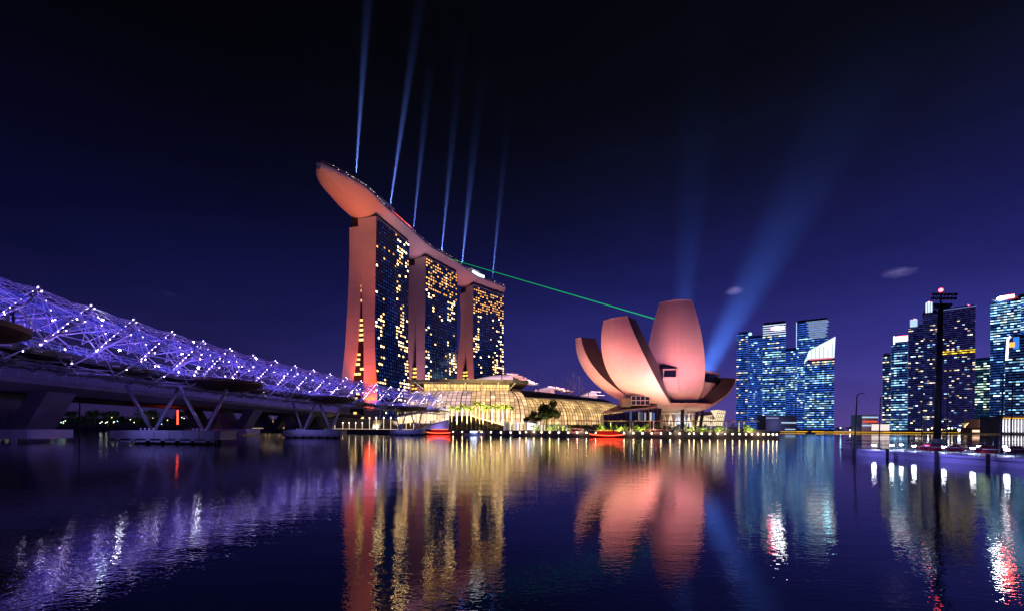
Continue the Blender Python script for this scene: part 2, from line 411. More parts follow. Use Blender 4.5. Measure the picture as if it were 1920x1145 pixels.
M['blackwall'] = pbr('atrium_dark', (0.03, 0.025, 0.03), 0.6, 0, .3, .2)
def hotel_tower(T, idx):
    A = Vector(T['A']); B = Vector(T['B']); L = (B - A).length; d = (B - A) / L
    e = Vector((-d.y, d.x)); k = T['k']
    root = thing('hotel_tower', T['label'], 'tower', (A.x, A.y, GZ))
    base = Vector((A.x, A.y, GZ))
    def pt(u, ee, z):
        q = A + d * u + e * (ee * k); return Vector((q.x - A.x, q.y - A.y, z - GZ))
    Zs = [GZ + (TOPZ - GZ) * i / 26 for i in range(27)]
    def prof(tab, z): return smooth_tab(tab, (z - GZ) / (TOPZ - GZ))
    # the two leg slabs: end walls and broad faces
    for (o_, i_, topcut) in (('wo', 'wi', 0.0), ('ei', 'eo', 7.0)):
        mb = MB(); rows = []
        for z in Zs:
            zz = min(z, TOPZ - topcut)
            a, b = prof(T[o_], zz), prof(T[i_], zz)
            rows.append([pt(0, a + 0.02, zz), pt(0, b, zz), pt(L, b, zz), pt(L, a + 0.02, zz)])
        mb.grid(rows, True); mb.face(rows[-1]); mb.face(list(reversed(rows[0])))
        # joint lines on the end wall: thin darker strips every few storeys
        mb.build('leg_slab', M['slab'], root)
    jt = MB()
    for z in Zs[2:-1:2]:
        for (o_, i_) in (('wo', 'wi'), ('ei', 'eo')):
            if z > TOPZ - 8 and o_ == 'ei': continue
            a, b = prof(T[o_], z), prof(T[i_], z)
            jt.slab([pt(-0.04, a + 0.3, z), pt(-0.04, b - 0.3, z), pt(-0.04, b - 0.3, z + 0.16), pt(-0.04, a + 0.3, z + 0.16)], None, (d.x * 0.06, d.y * 0.06, 0))
    jt.build('wall_joint', M['concrete'], root, kind='stuff')
    # west curtain wall: bays and storeys
    nb, nf = 15, 53
    dark, lit, frame = MB(), MB(), MB()
    z0, z1 = 12.0, TOPZ - 1.0
    zf = [z0 + (z1 - z0) * j / nf for j in range(nf + 1)]
    wof = [prof(T['wo'], z) for z in zf]
    def fp(u, j, out): return pt(u, wof[j] - out / k, zf[j])
    rows = [[fp(0.2, j, 0.18), fp(L - 0.2, j, 0.18)] for j in range(nf + 1)]
    gb = MB(); gb.grid(rows); gl = gb.build('glass_wall', M['glassdark'], root)
    rnd = random.Random(100 + idx)
    blob = [(rnd.uniform(0, nb), rnd.uniform(0, nf), rnd.uniform(1.2, 2.6), rnd.uniform(2, 6)) for _ in range(22)]
    bw = L / nb
    for j in range(nf):
        for i in range(nb):
            third = 0 if i < 4 else (1 if i < 9 else 2)
            p = 0.08 * T['lit'][third]
            for (bx, bz, rx, rz) in blob:
                if third == 1 and rnd.random() < 0.75: continue
                q = ((i - bx) / rx) ** 2 + ((j - bz) / rz) ** 2
                if q < 1: p = max(p, T['lit'][third] * 1.15 * (1 - 0.4 * q))
            fine = j > nf - 11 and rnd.random() < T['top']
            if fine: p = 0.62
            u0 = bw * i + 0.85; u1 = bw * (i + 1) - 0.85
            fa, fb_ = 0.28, 0.74
            A0 = fp(u0, j, 0.28).lerp(fp(u0, j + 1, 0.28), fa); B0 = fp(u1, j, 0.28).lerp(fp(u1, j + 1, 0.28), fa)
            A1 = fp(u0, j, 0.28).lerp(fp(u0, j + 1, 0.28), fb_); B1 = fp(u1, j, 0.28).lerp(fp(u1, j + 1, 0.28), fb_)
            if rnd.random() < p:
                random.seed(rnd.random())
                c = warm(1.6 if fine else (2.2 if rnd.random() < .45 else 8.0))
                if fine: c = (c[0], c[1] * 0.72, c[2] * 0.5)
                lit.quad(A0, B0, B1, A1, c)
            else:
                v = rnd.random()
                c = (0.003, 0.009, 0.050) if v < 0.7 else (0.008, 0.034, 0.16)  # unlit panes given a faint blue glow for the sheen of the glass
                if idx == 1 and third == 1 and j < 18 and v > 0.45: c = (0.02, 0.16 * v, 0.45 * v)  # stronger cyan glow painted for blue lights mirrored in the glass
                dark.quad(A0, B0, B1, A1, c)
    lit.build('lit_window', M['win'], root, kind='stuff')
    dark.build('blue_glow_pane', M['win'], root, kind='stuff')
    for i in range(nb + 1):
        u = min(max(bw * i, 0.25), L - 0.25)
        for j in range(0, nf, 4):
            j2 = min(j + 4, nf)
            a, b = fp(u, j, 0.18), fp(u, j2, 0.18)
            frame.slab([a + Vector((d.x, d.y, 0)) * -0.12, a + Vector((d.x, d.y, 0)) * 0.12, b + Vector((d.x, d.y, 0)) * 0.12, b + Vector((d.x, d.y, 0)) * -0.12], None, (-e.x * 0.35, -e.y * 0.35, 0))
    frame.build('fin', M['mullion'], root, kind='stuff')
    rec = 1.2 if idx == 0 else 2.2
    # storey bands of the lit rooms between the legs (the atrium) set back from the end walls
    at, bk = MB(), MB()
    gz = GZ + (TOPZ - GZ) * T['gap']
    nz = int((gz - 10) / 4.4)
    for q in range(nz):
        z = 10 + q * 4.4
        a, b = prof(T['wi'], z + 1.5), prof(T['ei'], z + 1.5)
        if b - a < 0.5: continue
        bk.slab([pt(rec, a, z), pt(rec, b, z), pt(rec, b, z + 4.3), pt(rec, a, z + 4.3)], None, (d.x * 1.0, d.y * 1.0, 0))
        zn = (z - GZ) / (TOPZ - GZ)
        strong = T['atrium'][0] <= zn <= T['atrium'][1]
        n = max(1, int((b - a) / 3.0)); w = (b - a) / n
        for i in range(n):
            pr = T['atrium'][2] if strong else 0.12
            if idx == 0: pr = 0.34 if i >= n - 1 or q % 5 == 0 else 0.07
            if rnd.random() < pr:
                c = (1.0, 0.55, 0.10) if strong and idx > 0 else (1.0, 0.58, 0.18)
                s = rnd.uniform(1.2, 2.6)
                at.quad(pt(rec - .1, a + w * (i + .08), z + .9), pt(rec - .1, a + w * (i + .92), z + .9), pt(rec - .1, a + w * (i + .92), z + 3.0), pt(rec - .1, a + w * (i + .08), z + 3.0), tuple(x * s for x in c))
        if idx > 0 and strong:
            at.slab([pt(rec - 1.8, a + .3, z + 3.3), pt(rec - 1.8, b - .3, z + 3.3), pt(rec - 1.8, b - .3, z + 3.6), pt(rec - 1.8, a + .3, z + 3.6)], None, (d.x * 1.6, d.y * 1.6, 0))
    bk.build('atrium_wall', M['blackwall'], root)
    at.build('atrium_window', M['win'], root, kind='stuff')
    # crown: recessed plant level under the deck
    MB().prism([(p.x, p.y) for p in (pt(1, 0.6, 0), pt(L - 1, 0.6, 0), pt(L - 1, T['eo'][-1][1] - 1, 0), pt(1, T['eo'][-1][1] - 1, 0))], TOPZ - 8 - GZ, TOPZ + 3 - GZ).build('plant_level', M['darksteel'], root)
    return root
for i, T in enumerate(TOWERS): hotel_tower(T, i)

# the deck
def deck_center():
    pts = [(-147.5, 331.0), (-143.5, 352), (-138, 372)]
    for T in TOWERS:
        A, B = Vector(T['A']), Vector(T['B']); d = (B - A).normalized(); e = Vector((-d.y, d.x))
        off = 12 * T['k']
        for q in (A, (A + B) / 2, B):
            pts.append(tuple(q + e * min(off, 14.5)))
    A, B = Vector(TOWERS[2]['A']), Vector(TOWERS[2]['B']); d = (B - A).normalized()
    pts.append(tuple(Vector(pts[-1]) + d * 9))
    return [Vector(p) for p in pts]
dc = deck_center()
def resample(pts, n):
    """smooth even samples of a polyline"""
    acc = [0]
    for a, b in zip(pts[:-1], pts[1:]): acc.append(acc[-1] + (b - a).length)
    xs = [(s, p.x) for s, p in zip(acc, pts)]; ys = [(s, p.y) for s, p in zip(acc, pts)]
    out = []
    for i in range(n):
        s = acc[-1] * i / (n - 1); out.append((s, Vector((smooth_tab(xs, s), smooth_tab(ys, s)))))
    return out, acc[-1]
deck_s, DL = resample(dc, 90)
def deck_frame(i):
    s, p = deck_s[i]
    a = deck_s[max(0, i - 1)][1]; b = deck_s[min(len(deck_s) - 1, i + 1)][1]
    d = (b - a).normalized(); return s, p, d, Vector((d.y, -d.x))     # last: towards the bay (west)
def deck_w(s):
    if s < 62: return 19.0 * max(0.02, math.sin(min(1, (s + .5) / 56) * PI / 2)) ** 0.62
    if s > DL - 14: return 19.0 * math.sqrt(max(0.05, 1 - ((s - DL + 14) / 14.6) ** 2)) * 0.95
    return 19.0 if s < 200 else 19.0 - 1.5 * (s - 200) / 100
def make_hull_mat():
    m, n, l = new_mat('deck_hull_panels')
    o = n.new('ShaderNodeOutputMaterial'); b = n.new('ShaderNodeBsdfPrincipled'); l.new(b.outputs[0], o.inputs[0])
    b.inputs['Roughness'].default_value = 0.38; b.inputs['Metallic'].default_value = 0.35
    uv = n.new('ShaderNodeUVMap')
    def lines(angle):
        mp = n.new('ShaderNodeMapping'); mp.inputs['Rotation'].default_value = (0, 0, angle)
        w = n.new('ShaderNodeTexWave'); w.inputs['Scale'].default_value = 0.115; w.inputs['Distortion'].default_value = 0
        l.new(uv.outputs[0], mp.inputs[0]); l.new(mp.outputs[0], w.inputs['Vector'])
        r = n.new('ShaderNodeMath'); r.operation = 'GREATER_THAN'; r.inputs[1].default_value = 0.90; l.new(w.outputs['Fac'], r.inputs[0]); return r.outputs[0]
    mxm = n.new('ShaderNodeMath'); mxm.operation = 'MAXIMUM'; l.new(lines(0.6), mxm.inputs[0]); l.new(lines(-0.6), mxm.inputs[1])
    mx = n.new('ShaderNodeMixRGB'); mx.inputs[1].default_value = (0.66, 0.60, 0.60, 1); mx.inputs[2].default_value = (0.58, 0.53, 0.53, 1)
    l.new(mxm.outputs[0], mx.inputs[0]); l.new(mx.outputs[0], b.inputs['Base Color'])
    bp = n.new('ShaderNodeBump'); bp.inputs['Strength'].default_value = 0.4; bp.inputs['Distance'].default_value = 0.2; bp.invert = True
    l.new(mxm.outputs[0], bp.inputs['Height']); l.new(bp.outputs[0], b.inputs['Normal'])
    return m
M['hull'] = make_hull_mat()
DECKZ = 203.0
def sky_deck():
    root = thing('sky_deck', 'long boat-shaped sky deck laid across the tops of the three hotel towers', 'sky deck', (dc[3].x, dc[3].y, TOPZ))
    O = Vector((dc[3].x, dc[3].y, TOPZ))
    NS = 24
    rows, uvs = [], []
    for i in range(len(deck_s)):
        s, p, d, w_ = deck_frame(i); w = deck_w(s)
        t = min(1, max(0, s / 60)); zb = TOPZ + 0.6 + (1 - t) ** 2.0 * 6.5
        if s > DL - 16: zb += ((s - DL + 16) / 16) ** 2 * 6
        ze = DECKZ - 3.2
        row, ur = [], []
        for q in range(NS + 1):
            v = -1 + 2 * q / NS
            z = zb + (ze - zb) * abs(v) ** 2.4
            a = p + w_ * (w * v); row.append(Vector((a.x, a.y, z)) - O); ur.append((s, v * w * 1.1))
        # rounded gunwale
        for (vv, zz) in ((1.02, ze + 1.5), (1.0, DECKZ - 0.2), (0.975, DECKZ)):
            a = p + w_ * (w * vv); row.append(Vector((a.x, a.y, zz)) - O); ur.append((s, w * 1.1 + 2))
        for (vv, zz) in ((-0.975, DECKZ), (-1.0, DECKZ - 0.2), (-1.02, ze + 1.5)):
            a = p + w_ * (w * vv); row.append(Vector((a.x, a.y, zz)) - O); ur.append((s, -w * 1.1 - 2))
        rows.append(row); uvs.append(ur)
    mb = MB(); mb.grid(rows, True); mb.face(list(reversed(rows[0]))); mb.face(rows[-1])
    me = mb.mesh('hull', M['hull'], True)
    flat = [u for r in uvs for u in r]
    uvl = me.uv_layers.new(name='UVMap')
    n0 = len(flat)
    vi = np.zeros(len(me.loops), dtype=np.int32); me.loops.foreach_get('vertex_index', vi)
    arr = np.array(flat + [(0, 0)] * (len(me.vertices) - n0), dtype=np.float32)
    uvl.data.foreach_set('uv', arr[vi].ravel())
    link('hull', me, root)
    # parapet glass, lights along the gunwale, red festoon, small palms and roof boxes
    lights, red = MB(), MB()
    rnd = random.Random(5)
    for i in range(1, len(deck_s) - 1):
        s, p, d, w_ = deck_frame(i); w = deck_w(s)
        for sub in range(2):
            for sd in (1, -1):
                if rnd.random() < (0.55 if s < 70 else 0.25):
                    a = p + w_ * (w * 0.97 * sd) + d * rnd.uniform(-1.6, 1.6)
                    lights.ball(Vector((a.x, a.y, DECKZ + rnd.uniform(0.6, 1.6))) - O, 0.22, 5, 3)
        if 84 < s < 120:
            for t in (0, .5):
                a = p + w_ * (w * 0.96) + d * (t * 3.7); red.ball(Vector((a.x, a.y, DECKZ + 1.3)) - O, 0.38, 5, 3)
        if s < 12 and i % 2:
            a = p; red.ball(Vector((a.x, a.y, DECKZ + 1.6)) - O, 0.5, 6, 4)
    lights.build('deck_light', emit('deck_light', (1.0, 0.82, 0.75), 3.0), root, kind='stuff')
    red.build('red_light', emit('deck_red_light', (1.0, 0.06, 0.06), 3.5), root, kind='stuff')
    rail = MB()
    for sd in (1, -1):
        pts = []
        for i in range(0, len(deck_s)):
            s, p, d, w_ = deck_frame(i); a = p + w_ * (deck_w(s) * 0.985 * sd); pts.append(Vector((a.x, a.y, DECKZ + 1.3)) - O)
        rail.tube(pts, 0.10, 4)
        for q in pts[::2]: rail.tube([q - Vector((0, 0, 1.35)), q], 0.07, 4)
    rail.build('railing', M['steel'], root)
    def at_s(s, v, z):
        i = min(range(len(deck_s)), key=lambda k: abs(deck_s[k][0] - s)); _, p, d, w_ = deck_frame(i); a = p + w_ * v
        return Vector((a.x, a.y, z)) - O, math.atan2(d.y, d.x)
    for (s, v, L_, W_, H_, m) in ((82, 6, 24, 12, 9, 'pale'), (272, 8, 18, 10, 8, 'lit')):
        c, a = at_s(s, v, DECKZ + H_ / 2 + 0.05)
        b = MB().box(c, (L_, W_, H_), a).box((c.x, c.y, c.z + H_ / 2 + 0.3), (L_ + 1.5, W_ + 1.5, 0.6), a)
        for q in range(7):
            o_ = Vector((math.cos(a), math.sin(a), 0)) * (L_ * (q / 6 - .5)); b.box((c.x + o_.x, c.y + o_.y, c.z), (0.35, W_ + 0.5, H_), a)
        b.build('pavilion', M['slab'] if m == 'pale' else M['white'], root)
    for (s, v, L_) in ((262, 18, 15), (278, 18, 12)):
        c, a = at_s(s, v, DECKZ + 2.0); MB().box(c, (L_, 0.7, 3.0), a).build('lit_pavilion_front', emit('pavilion_glow', (0.80, 0.92, 1.0), 2.5), root)
    tr = MB()
    for q in range(46):
        s = rnd.uniform(150, 310); c, a = at_s(s, rnd.uniform(10, 17), DECKZ)
        h = rnd.uniform(2, 4.5); tr.tube([c, c + Vector((0, 0, h))], 0.12, 4)
        for w in range(9):
            an = rnd.uniform(0, 2 * PI); dv = Vector((math.cos(an), math.sin(an), 0)); t = c + Vector((0, 0, h)); sd = Vector((-dv.y, dv.x, 0)) * .35
            tr.quad(t - sd, t + dv * 1.0 + Vector((0, 0, .5)) - sd, t + dv * 1.0 + Vector((0, 0, .5)) + sd, t + sd); tr.tri(t + dv * 1.0 + Vector((0, 0, .5)) - sd, t + dv * 1.9 - Vector((0, 0, .5)), t + dv * 1.0 + Vector((0, 0, .5)) + sd)
    tr.build('deck_palm', M['leaf'], root, kind='stuff')
    return root
sky_deck()

# tower floodlighting: fixtures stand at the foot of the slabs
def floodlight(loc, target, energy, col, label, angle=70, group='ground floodlights', radius=1.0, blend=0.7):
    root = thing('floodlight', label, 'floodlight', loc, 0, group)
    q = (Vector(target) - Vector(loc)).to_track_quat('-Z', 'Y')
    b = MB().box((0, 0, 0.15), (0.5, 0.5, 0.3)); b.build('base', M['darksteel'], root)
    d = q @ Vector((0, 0, -1))
    b = MB().tube([Vector((0, 0, 0.7)) - d * 0.4, Vector((0, 0, 0.7)) + d * 0.1], 0.30, 10, 0.42); b.tube([(0, 0, 0.3), (0, 0, 0.7)], 0.08, 6); b.build('head', M['darksteel'], root)
    lamp('floodlight_lamp', 'SPOT', Vector((0, 0, 0.7)) + d * 0.45, energy, col, radius, None, angle, blend, root)
    bpy.data.objects[-1] if False else None
    lo = [o for o in root.children if o.type == 'LIGHT'][0]
    lo.rotation_euler = q.to_euler()
    return root
for idx, T in enumerate(TOWERS):
    A, B = Vector(T['A']), Vector(T['B']); d = (B - A).normalized(); e = Vector((-d.y, d.x)); k = T['k']
    n_ = ('nearest', 'middle', 'farthest')[idx]
    f = (A - d * 13 + e * (3 * k)); t = A + e * (6 * k)
    floodlight((f.x, f.y, GZ), (t.x, t.y, 55), (620e3, 90e3, 190e3)[idx], ((1.0, 0.11, 0.03), (1.0, 0.30, 0.34), (1.0, 0.22, 0.10))[idx], 'orange floodlight aimed up the bay-side leg of the %s hotel tower' % n_, 50)
    f = (A - d * 42 + e * (24 * k)); t = A + e * (18 * k)
    floodlight((f.x, f.y, GZ), (t.x, t.y, 105), (125e3, 160e3, 230e3)[idx], ((1.0, 0.30, 0.46), (1.0, 0.34, 0.56), (1.0, 0.24, 0.24))[idx], 'pink floodlight aimed up the rear leg of the %s hotel tower' % n_, 62)
# floods that wash the hull from the bay side
for q, (x, Y, tx, ty, en, col) in enumerate(((-95, 330, -135, 375, 1.1e6, (1.0, 0.165, 0.075)), (-60, 400, -112, 440, 0.62e6, (0.9, 0.36, 0.72)), (-20, 470, -84, 510, 0.7e6, (1.0, 0.36, 0.58)), (30, 540, -40, 590, 0.85e6, (1.0, 0.34, 0.46)))):
    floodlight((x, Y, GZ), (tx, ty, 200), en, col, '%s of the four floodlights that wash the underside of the sky deck' % ORD[q], 34, radius=2.0, blend=0.9)
# ------------------------------------------------------------------ museum of petals
MC = XY(1262, 225); MC = Vector((MC.x, MC.y))
def make_petal_mat():
    m, n, l = new_mat('petal_shell')
    o = n.new('ShaderNodeOutputMaterial'); b = n.new('ShaderNodeBsdfPrincipled'); l.new(b.outputs[0], o.inputs[0])
    b.inputs['Roughness'].default_value = 0.5
    tc = n.new('ShaderNodeTexCoord')
    nz = n.new('ShaderNodeTexNoise'); nz.inputs['Scale'].default_value = 0.05; nz.inputs['Detail'].default_value = 6; l.new(tc.outputs['Object'], nz.inputs['Vector'])
    st = n.new('ShaderNodeMapping'); st.inputs['Scale'].default_value = (0.5, 0.5, 0.04); l.new(tc.outputs['Object'], st.inputs[0])
    nz2 = n.new('ShaderNodeTexNoise'); nz2.inputs['Scale'].default_value = 1; nz2.inputs['Detail'].default_value = 4; l.new(st.outputs[0], nz2.inputs['Vector'])
    mx = n.new('ShaderNodeMixRGB'); mx.inputs[1].default_value = (0.66, 0.61, 0.60, 1); mx.inputs[2].default_value = (0.80, 0.76, 0.74, 1); l.new(nz.outputs[0], mx.inputs[0])
    mx2 = n.new('ShaderNodeMixRGB'); mx2.blend_type = 'MULTIPLY'; mx2.inputs[0].default_value = 0.22; l.new(mx.outputs[0], mx2.inputs[1]); l.new(nz2.outputs[0], mx2.inputs[2])
    sz = n.new('ShaderNodeSeparateXYZ'); l.new(tc.outputs['Object'], sz.inputs[0])
    md = n.new('ShaderNodeMath'); md.operation = 'MODULO'; md.inputs[1].default_value = 3.4; l.new(sz.outputs['Z'], md.inputs[0])
    ln = n.new('ShaderNodeMath'); ln.operation = 'LESS_THAN'; ln.inputs[1].default_value = 0.13; l.new(md.outputs[0], ln.inputs[0])
    ls = n.new('ShaderNodeMath'); ls.operation = 'MULTIPLY'; ls.inputs[1].default_value = 0.35; l.new(ln.outputs[0], ls.inputs[0])
    mx3 = n.new('ShaderNodeMixRGB'); mx3.inputs[2].default_value = (0.42, 0.38, 0.38, 1); l.new(ls.outputs[0], mx3.inputs[0]); l.new(mx2.outputs[0], mx3.inputs[1])
    l.new(mx3.outputs[0], b.inputs['Base Color'])
    return m
M['petal'] = make_petal_mat()
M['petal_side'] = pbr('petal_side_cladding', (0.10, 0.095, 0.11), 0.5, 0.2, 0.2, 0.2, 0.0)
M['blackglass'] = pbr('black_glass', (0.01, 0.012, 0.03), 0.08, 0, 0.2, 0.5, 0, 0.8)
museum = thing('lotus_museum', 'pink-lit lotus-shaped museum of white petals by the water', 'museum', (MC.x, MC.y, GZ))
def petal(phi, R, zb, zc, th1, w0, w1, w2, thick, bulge, ps=0.55, shift=(0, 0, 0)):
    """phi: azimuth (0 towards the camera, + to the right). Outer profile is an ellipse in the radial plane."""
    a = math.radians(phi); rad = Vector((math.sin(a), -math.cos(a), 0)); tan = Vector((math.cos(a), math.sin(a), 0))
    NT, NS = 30, 14
    th0 = math.radians(4); t1 = math.radians(th1)
    out_rows, in_rows = [], []
    for i in range(NT + 1):
        t = i / NT; th = th0 + (t1 - th0) * t
        r = R * math.sin(th); z = zc - (zc - zb) * math.cos(th) - GZ
        if t < ps: w = w0 + (w1 - w0) * math.sin(t / ps * PI / 2)
        else: w = w1 + (w2 - w1) * (1 - math.cos((t - ps) / (1 - ps) * PI / 2))
        nr = Vector((rad.x * math.sin(th) / max(R, 1) , rad.y * math.sin(th) / max(R, 1), -math.cos(th) / max(zc - zb, 1))).normalized()
        c = rad * r + Vector((0, 0, z)) + Vector(shift)
        tk = 0.6 + (thick - 0.6) * min(1, t / 0.45)
        orow, irow = [], []
        for q in range(NS + 1):
            s = -1 + 2 * q / NS
            orow.append(c + tan * (w * s) - nr * (bulge * w * s * s))
            irow.append(c + tan * (w * s * 0.80) - nr * (bulge * w + tk))
        out_rows.append(orow); in_rows.append(irow)
    mb = MB(); mb.grid(out_rows)
    po = mb.build('petal', M['petal'], museum, True)
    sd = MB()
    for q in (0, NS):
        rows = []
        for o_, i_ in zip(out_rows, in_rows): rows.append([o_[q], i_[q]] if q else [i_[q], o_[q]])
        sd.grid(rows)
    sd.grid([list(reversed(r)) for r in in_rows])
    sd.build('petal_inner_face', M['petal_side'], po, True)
    tip = MB(); tip.face(list(out_rows[-1]) + [in_rows[-1][-1], in_rows[-1][0]]); tip.build('petal_skylight', M['blackglass'], po)
    lip = MB(); lip.tube(out_rows[-1], 0.22, 5)
    for q in (0, NS): lip.tube([r[q] for r in out_rows], 0.16, 5)
    lip.build('petal_edge', M['petal'], po)
    return po, out_rows
#        phi   R     zb   zc   th1  w0   w1    w2   thick bulge
p3_, rows3 = petal(-18, 22.0, 11.5, 48.5, 115, 5.0, 13.2, 7.2, 9, 0.20, 0.48)
petal(-47, 54.0, 11.8, 51, 90, 4.5, 10.8, 6.0, 9, 0.22, 0.55)
petal(-76, 53.5, 11.8, 47, 90, 4.2, 6.2, 3.2, 8, 0.30, 0.5)
p4_, rows4 = petal(38, 25.0, 11.0, 33.0, 86, 4.0, 10.2, 9.4, 7, 0.20, 0.6, (0, 8, 0))
m = MB(); m.grid([[r[q] + (r[q] - Vector((0, 0, r[q].z)) - Vector((0, 8, 0))).normalized() * .25 for q in range(2, 13)] for r in rows4[25:30]]); m.build('window', M['blackglass'], p4_)
petal(80, 29.5, 11.0, 30, 86, 4.0, 7.0, 4.5, 6, 0.22, 0.55)
petal(-115, 44, 13.0, 40, 88, 4, 8, 5, 7, 0.22)
petal(122, 32, 13.0, 34, 88, 4, 8, 5, 7, 0.22)
petal(165, 34, 13.0, 40, 95, 4, 9, 6, 7, 0.22)
petal(-155, 38, 13.0, 42, 92, 4, 9, 6, 7, 0.22)
# bowl under the petals
rows = []
for i in range(9):
    t = i / 8; r = 18 * math.sin(t * PI / 2) + 0.5; z = 11.6 + 4.4 * (1 - math.cos(t * PI / 2)) - GZ
    rows.append([Vector((r * math.cos(a), r * math.sin(a), z)) for a in [2 * PI * q / 32 for q in range(32)]])
bw_ = MB(); bw_.grid([list(reversed(r)) for r in rows], True); bw_.build('bowl', M['petal'], museum, True)
# box window standing out of the front petal
def box_window(px0, px1, py0, py1, Y, depth, parent):
    a = P(px0, py1, Y); b = P(px1, py0, Y); w = b.x - a.x; h = b.z - a.z
    c = Vector(((a.x + b.x) / 2 - MC.x, Y - MC.y, (a.z + b.z) / 2 - GZ)); t = 0.5
    m = MB()
    m.box((c.x, c.y + depth / 2, c.z + h / 2 + t / 2), (w + 2 * t, depth, t)); m.box((c.x, c.y + depth / 2, c.z - h / 2 - t / 2), (w + 2 * t, depth, t))
    m.box((c.x - w / 2 - t / 2, c.y + depth / 2, c.z), (t, depth, h)); m.box((c.x + w / 2 + t / 2, c.y + depth / 2, c.z), (t, depth, h))
    # sloped cheek below
    y0, y1 = c.y, c.y + depth
    m.slab([(c.x - w / 2 - t, y0, c.z - h / 2 - t), (c.x + w / 2 + t, y0, c.z - h / 2 - t), (c.x + w / 2 + t + 2.5, y1, c.z - h / 2 - t - 7), (c.x - w / 2 - t, y1, c.z - h / 2 - t - 5)], None, (0, 0.3, 0.02))
    m.slab([(c.x + w / 2 + t, y0, c.z + h / 2 + t), (c.x + w / 2 + t, y0, c.z - h / 2 - t), (c.x + w / 2 + t + 2.5, y1, c.z - h / 2 - t - 7), (c.x + w / 2 + t + 1.0, y1, c.z + h / 2 + t)], None, (-0.2, 0.05, 0))
    f = m.build('window_box', M['petal'], museum)
    MB().box((c.x, c.y + 0.5, c.z), (w, 0.1, h)).build('pane', M['blackglass'], f)
box_window(1245, 1268, 693, 706, 204.6, 4, museum)
# dark raking columns, bright lattice of the lobby, glass lobby and lit pavilion
for (x0, y0, x1, y1, Y) in ((1279, 797, 1280, 752, 212), (1233, 793, 1238, 756, 214), (1300, 792, 1313, 752, 222), (1312, 790, 1320, 752, 226), (1295, 790, 1300, 755, 236)):
    a, b = P(x0, y0, Y), P(x1, y1, Y)
    a.z = GZ; o = Vector((MC.x, MC.y, GZ)); MB().tube([a - o, b - o], 0.85, 10).build('column', M['darksteel'], museum)
lat = MB(); o = Vector((MC.x, MC.y, GZ))
zt, zb_ = 14.5, GZ + 0.2
for q in range(10):
    a0 = PI + PI * q / 10; a1 = PI + PI * (q + 1) / 10; r = 10
    A0 = Vector((r * math.cos(a0), r * math.sin(a0), 0)); A1 = Vector((r * math.cos(a1), r * math.sin(a1), 0)); Mid = (A0 + A1) / 2
    up = Vector((0, 0, 9.5))
    lat.tube([A0, Mid + up], 0.32, 6); lat.tube([A1, Mid + up], 0.32, 6)
lat.tube([Vector((10 * math.cos(PI + PI * q / 20), 10 * math.sin(PI + PI * q / 20), 9.4)) for q in range(21)], 0.5, 6)
lat.build('lattice', M['white'], museum)
MB().tube([(0, 0, 0.05), (0, 0, 9.6)], 7.2, 24).build('lobby_drum', pbr('lobby_drum', (0.45, 0.5, 0.62), 0.3, 0, 0.2, 0.3), museum)
for q, (dx, dy) in enumerate(((-5, -8.6), (0, -9.0), (5, -8.6))):
    lamp('lobby_lamp', 'POINT', (dx, dy * 1.25, 5.0), 500, ((1, .75, .4), (.5, .7, 1), (1, .8, .5))[q], 0.4, parent=museum)
# flat roof lobby wing at the left, with a boxy upper room
def pbox(name, x0, x1, y0, y1, Y, depth, mat, parent, o, taper=None):
    a, b = P(x0, y1, Y), P(x1, y0, Y)
    m = MB(); z0 = a.z; z1 = b.z
    pts = [(a.x, Y), (b.x, Y), (b.x, Y + depth), (a.x, Y + depth)]
    m.prism([(p[0] - o.x, p[1] - o.y) for p in pts], z0 - o.z, z1 - o.z)
    return m.build(name, mat, parent)
wing = thing('lobby_wing', 'low dark-roofed glass wing tucked under the museum petals', 'pavilion', (*XY(1185, 205), GZ))
o = Vector((*XY(1185, 205), GZ))
a = [P(1130, 775, 204), P(1232, 764, 204), P(1232, 756, 212), P(1168, 758, 212)]
mb = MB(); mb.slab([p - o for p in a], None, (0, 0.2, 0.8)); mb.build('roof', M['darkroof'], wing)
pts = [P(1132, 795, 205), P(1233, 795, 205), P(1232, 765.5, 205), P(1132, 776.5, 205)]
for p in pts[:2]: p.z = GZ + 0.1
mb = MB(); mb.slab([p - o for p in pts], None, (0, 7, 0)); mb.build('glass_front', M['blackglass'], wing)
mb = MB()
for q in range(13):
    x = 1132 + 101 * q / 12; p = P(x, 795, 204.8); t = P(x, 776.5 - 11 * q / 12, 204.8); p.z = GZ + 0.1
    mb.tube([p - o, t - o], 0.12, 4)
mb.build('mullion', M['mullion'], wing, kind='stuff')
lw = MB()
for q in range(9):
    if q in (1, 2, 6): continue
    x = 1180 + 48 * q / 9; a_, b_ = P(x + .6, 789, 204.9), P(x + 4.6, 771 + (q % 3), 204.9)
    g = random.uniform(.15, .7); lw = MB(); lw.quad((a_.x - o.x, -0.12, a_.z - o.z), (b_.x - o.x, -0.12, a_.z - o.z), (b_.x - o.x, -0.12, b_.z - o.z), (a_.x - o.x, -0.12, b_.z - o.z), (g, g * .85, g * .7) if q % 2 else (.1 * g, .22 * g, .5 * g)); lw.build('lit_pane', M['win'], wing)
ub = pbox('upper_room', 1184, 1218, 741, 759, 203, 8, M['glassdark'], wing, o)
pbox('stair_box', 1167, 1183, 746, 762, 203.5, 7, M['darkroof'], wing, o)
mb = MB()
for q in range(5):
    x = 1184 + 34 * q / 4; a_, b_ = P(x, 758.5, 202.9), P(x, 741.2, 202.9); mb.tube([a_ - o, b_ - o], 0.15, 4)
for y in (741.3, 750, 758.6):
    a_, b_ = P(1184, y, 202.88), P(1218, y, 202.88); mb.tube([a_ - o, b_ - o], 0.15, 4)
mb.build('room_frame', M['steel'], wing)
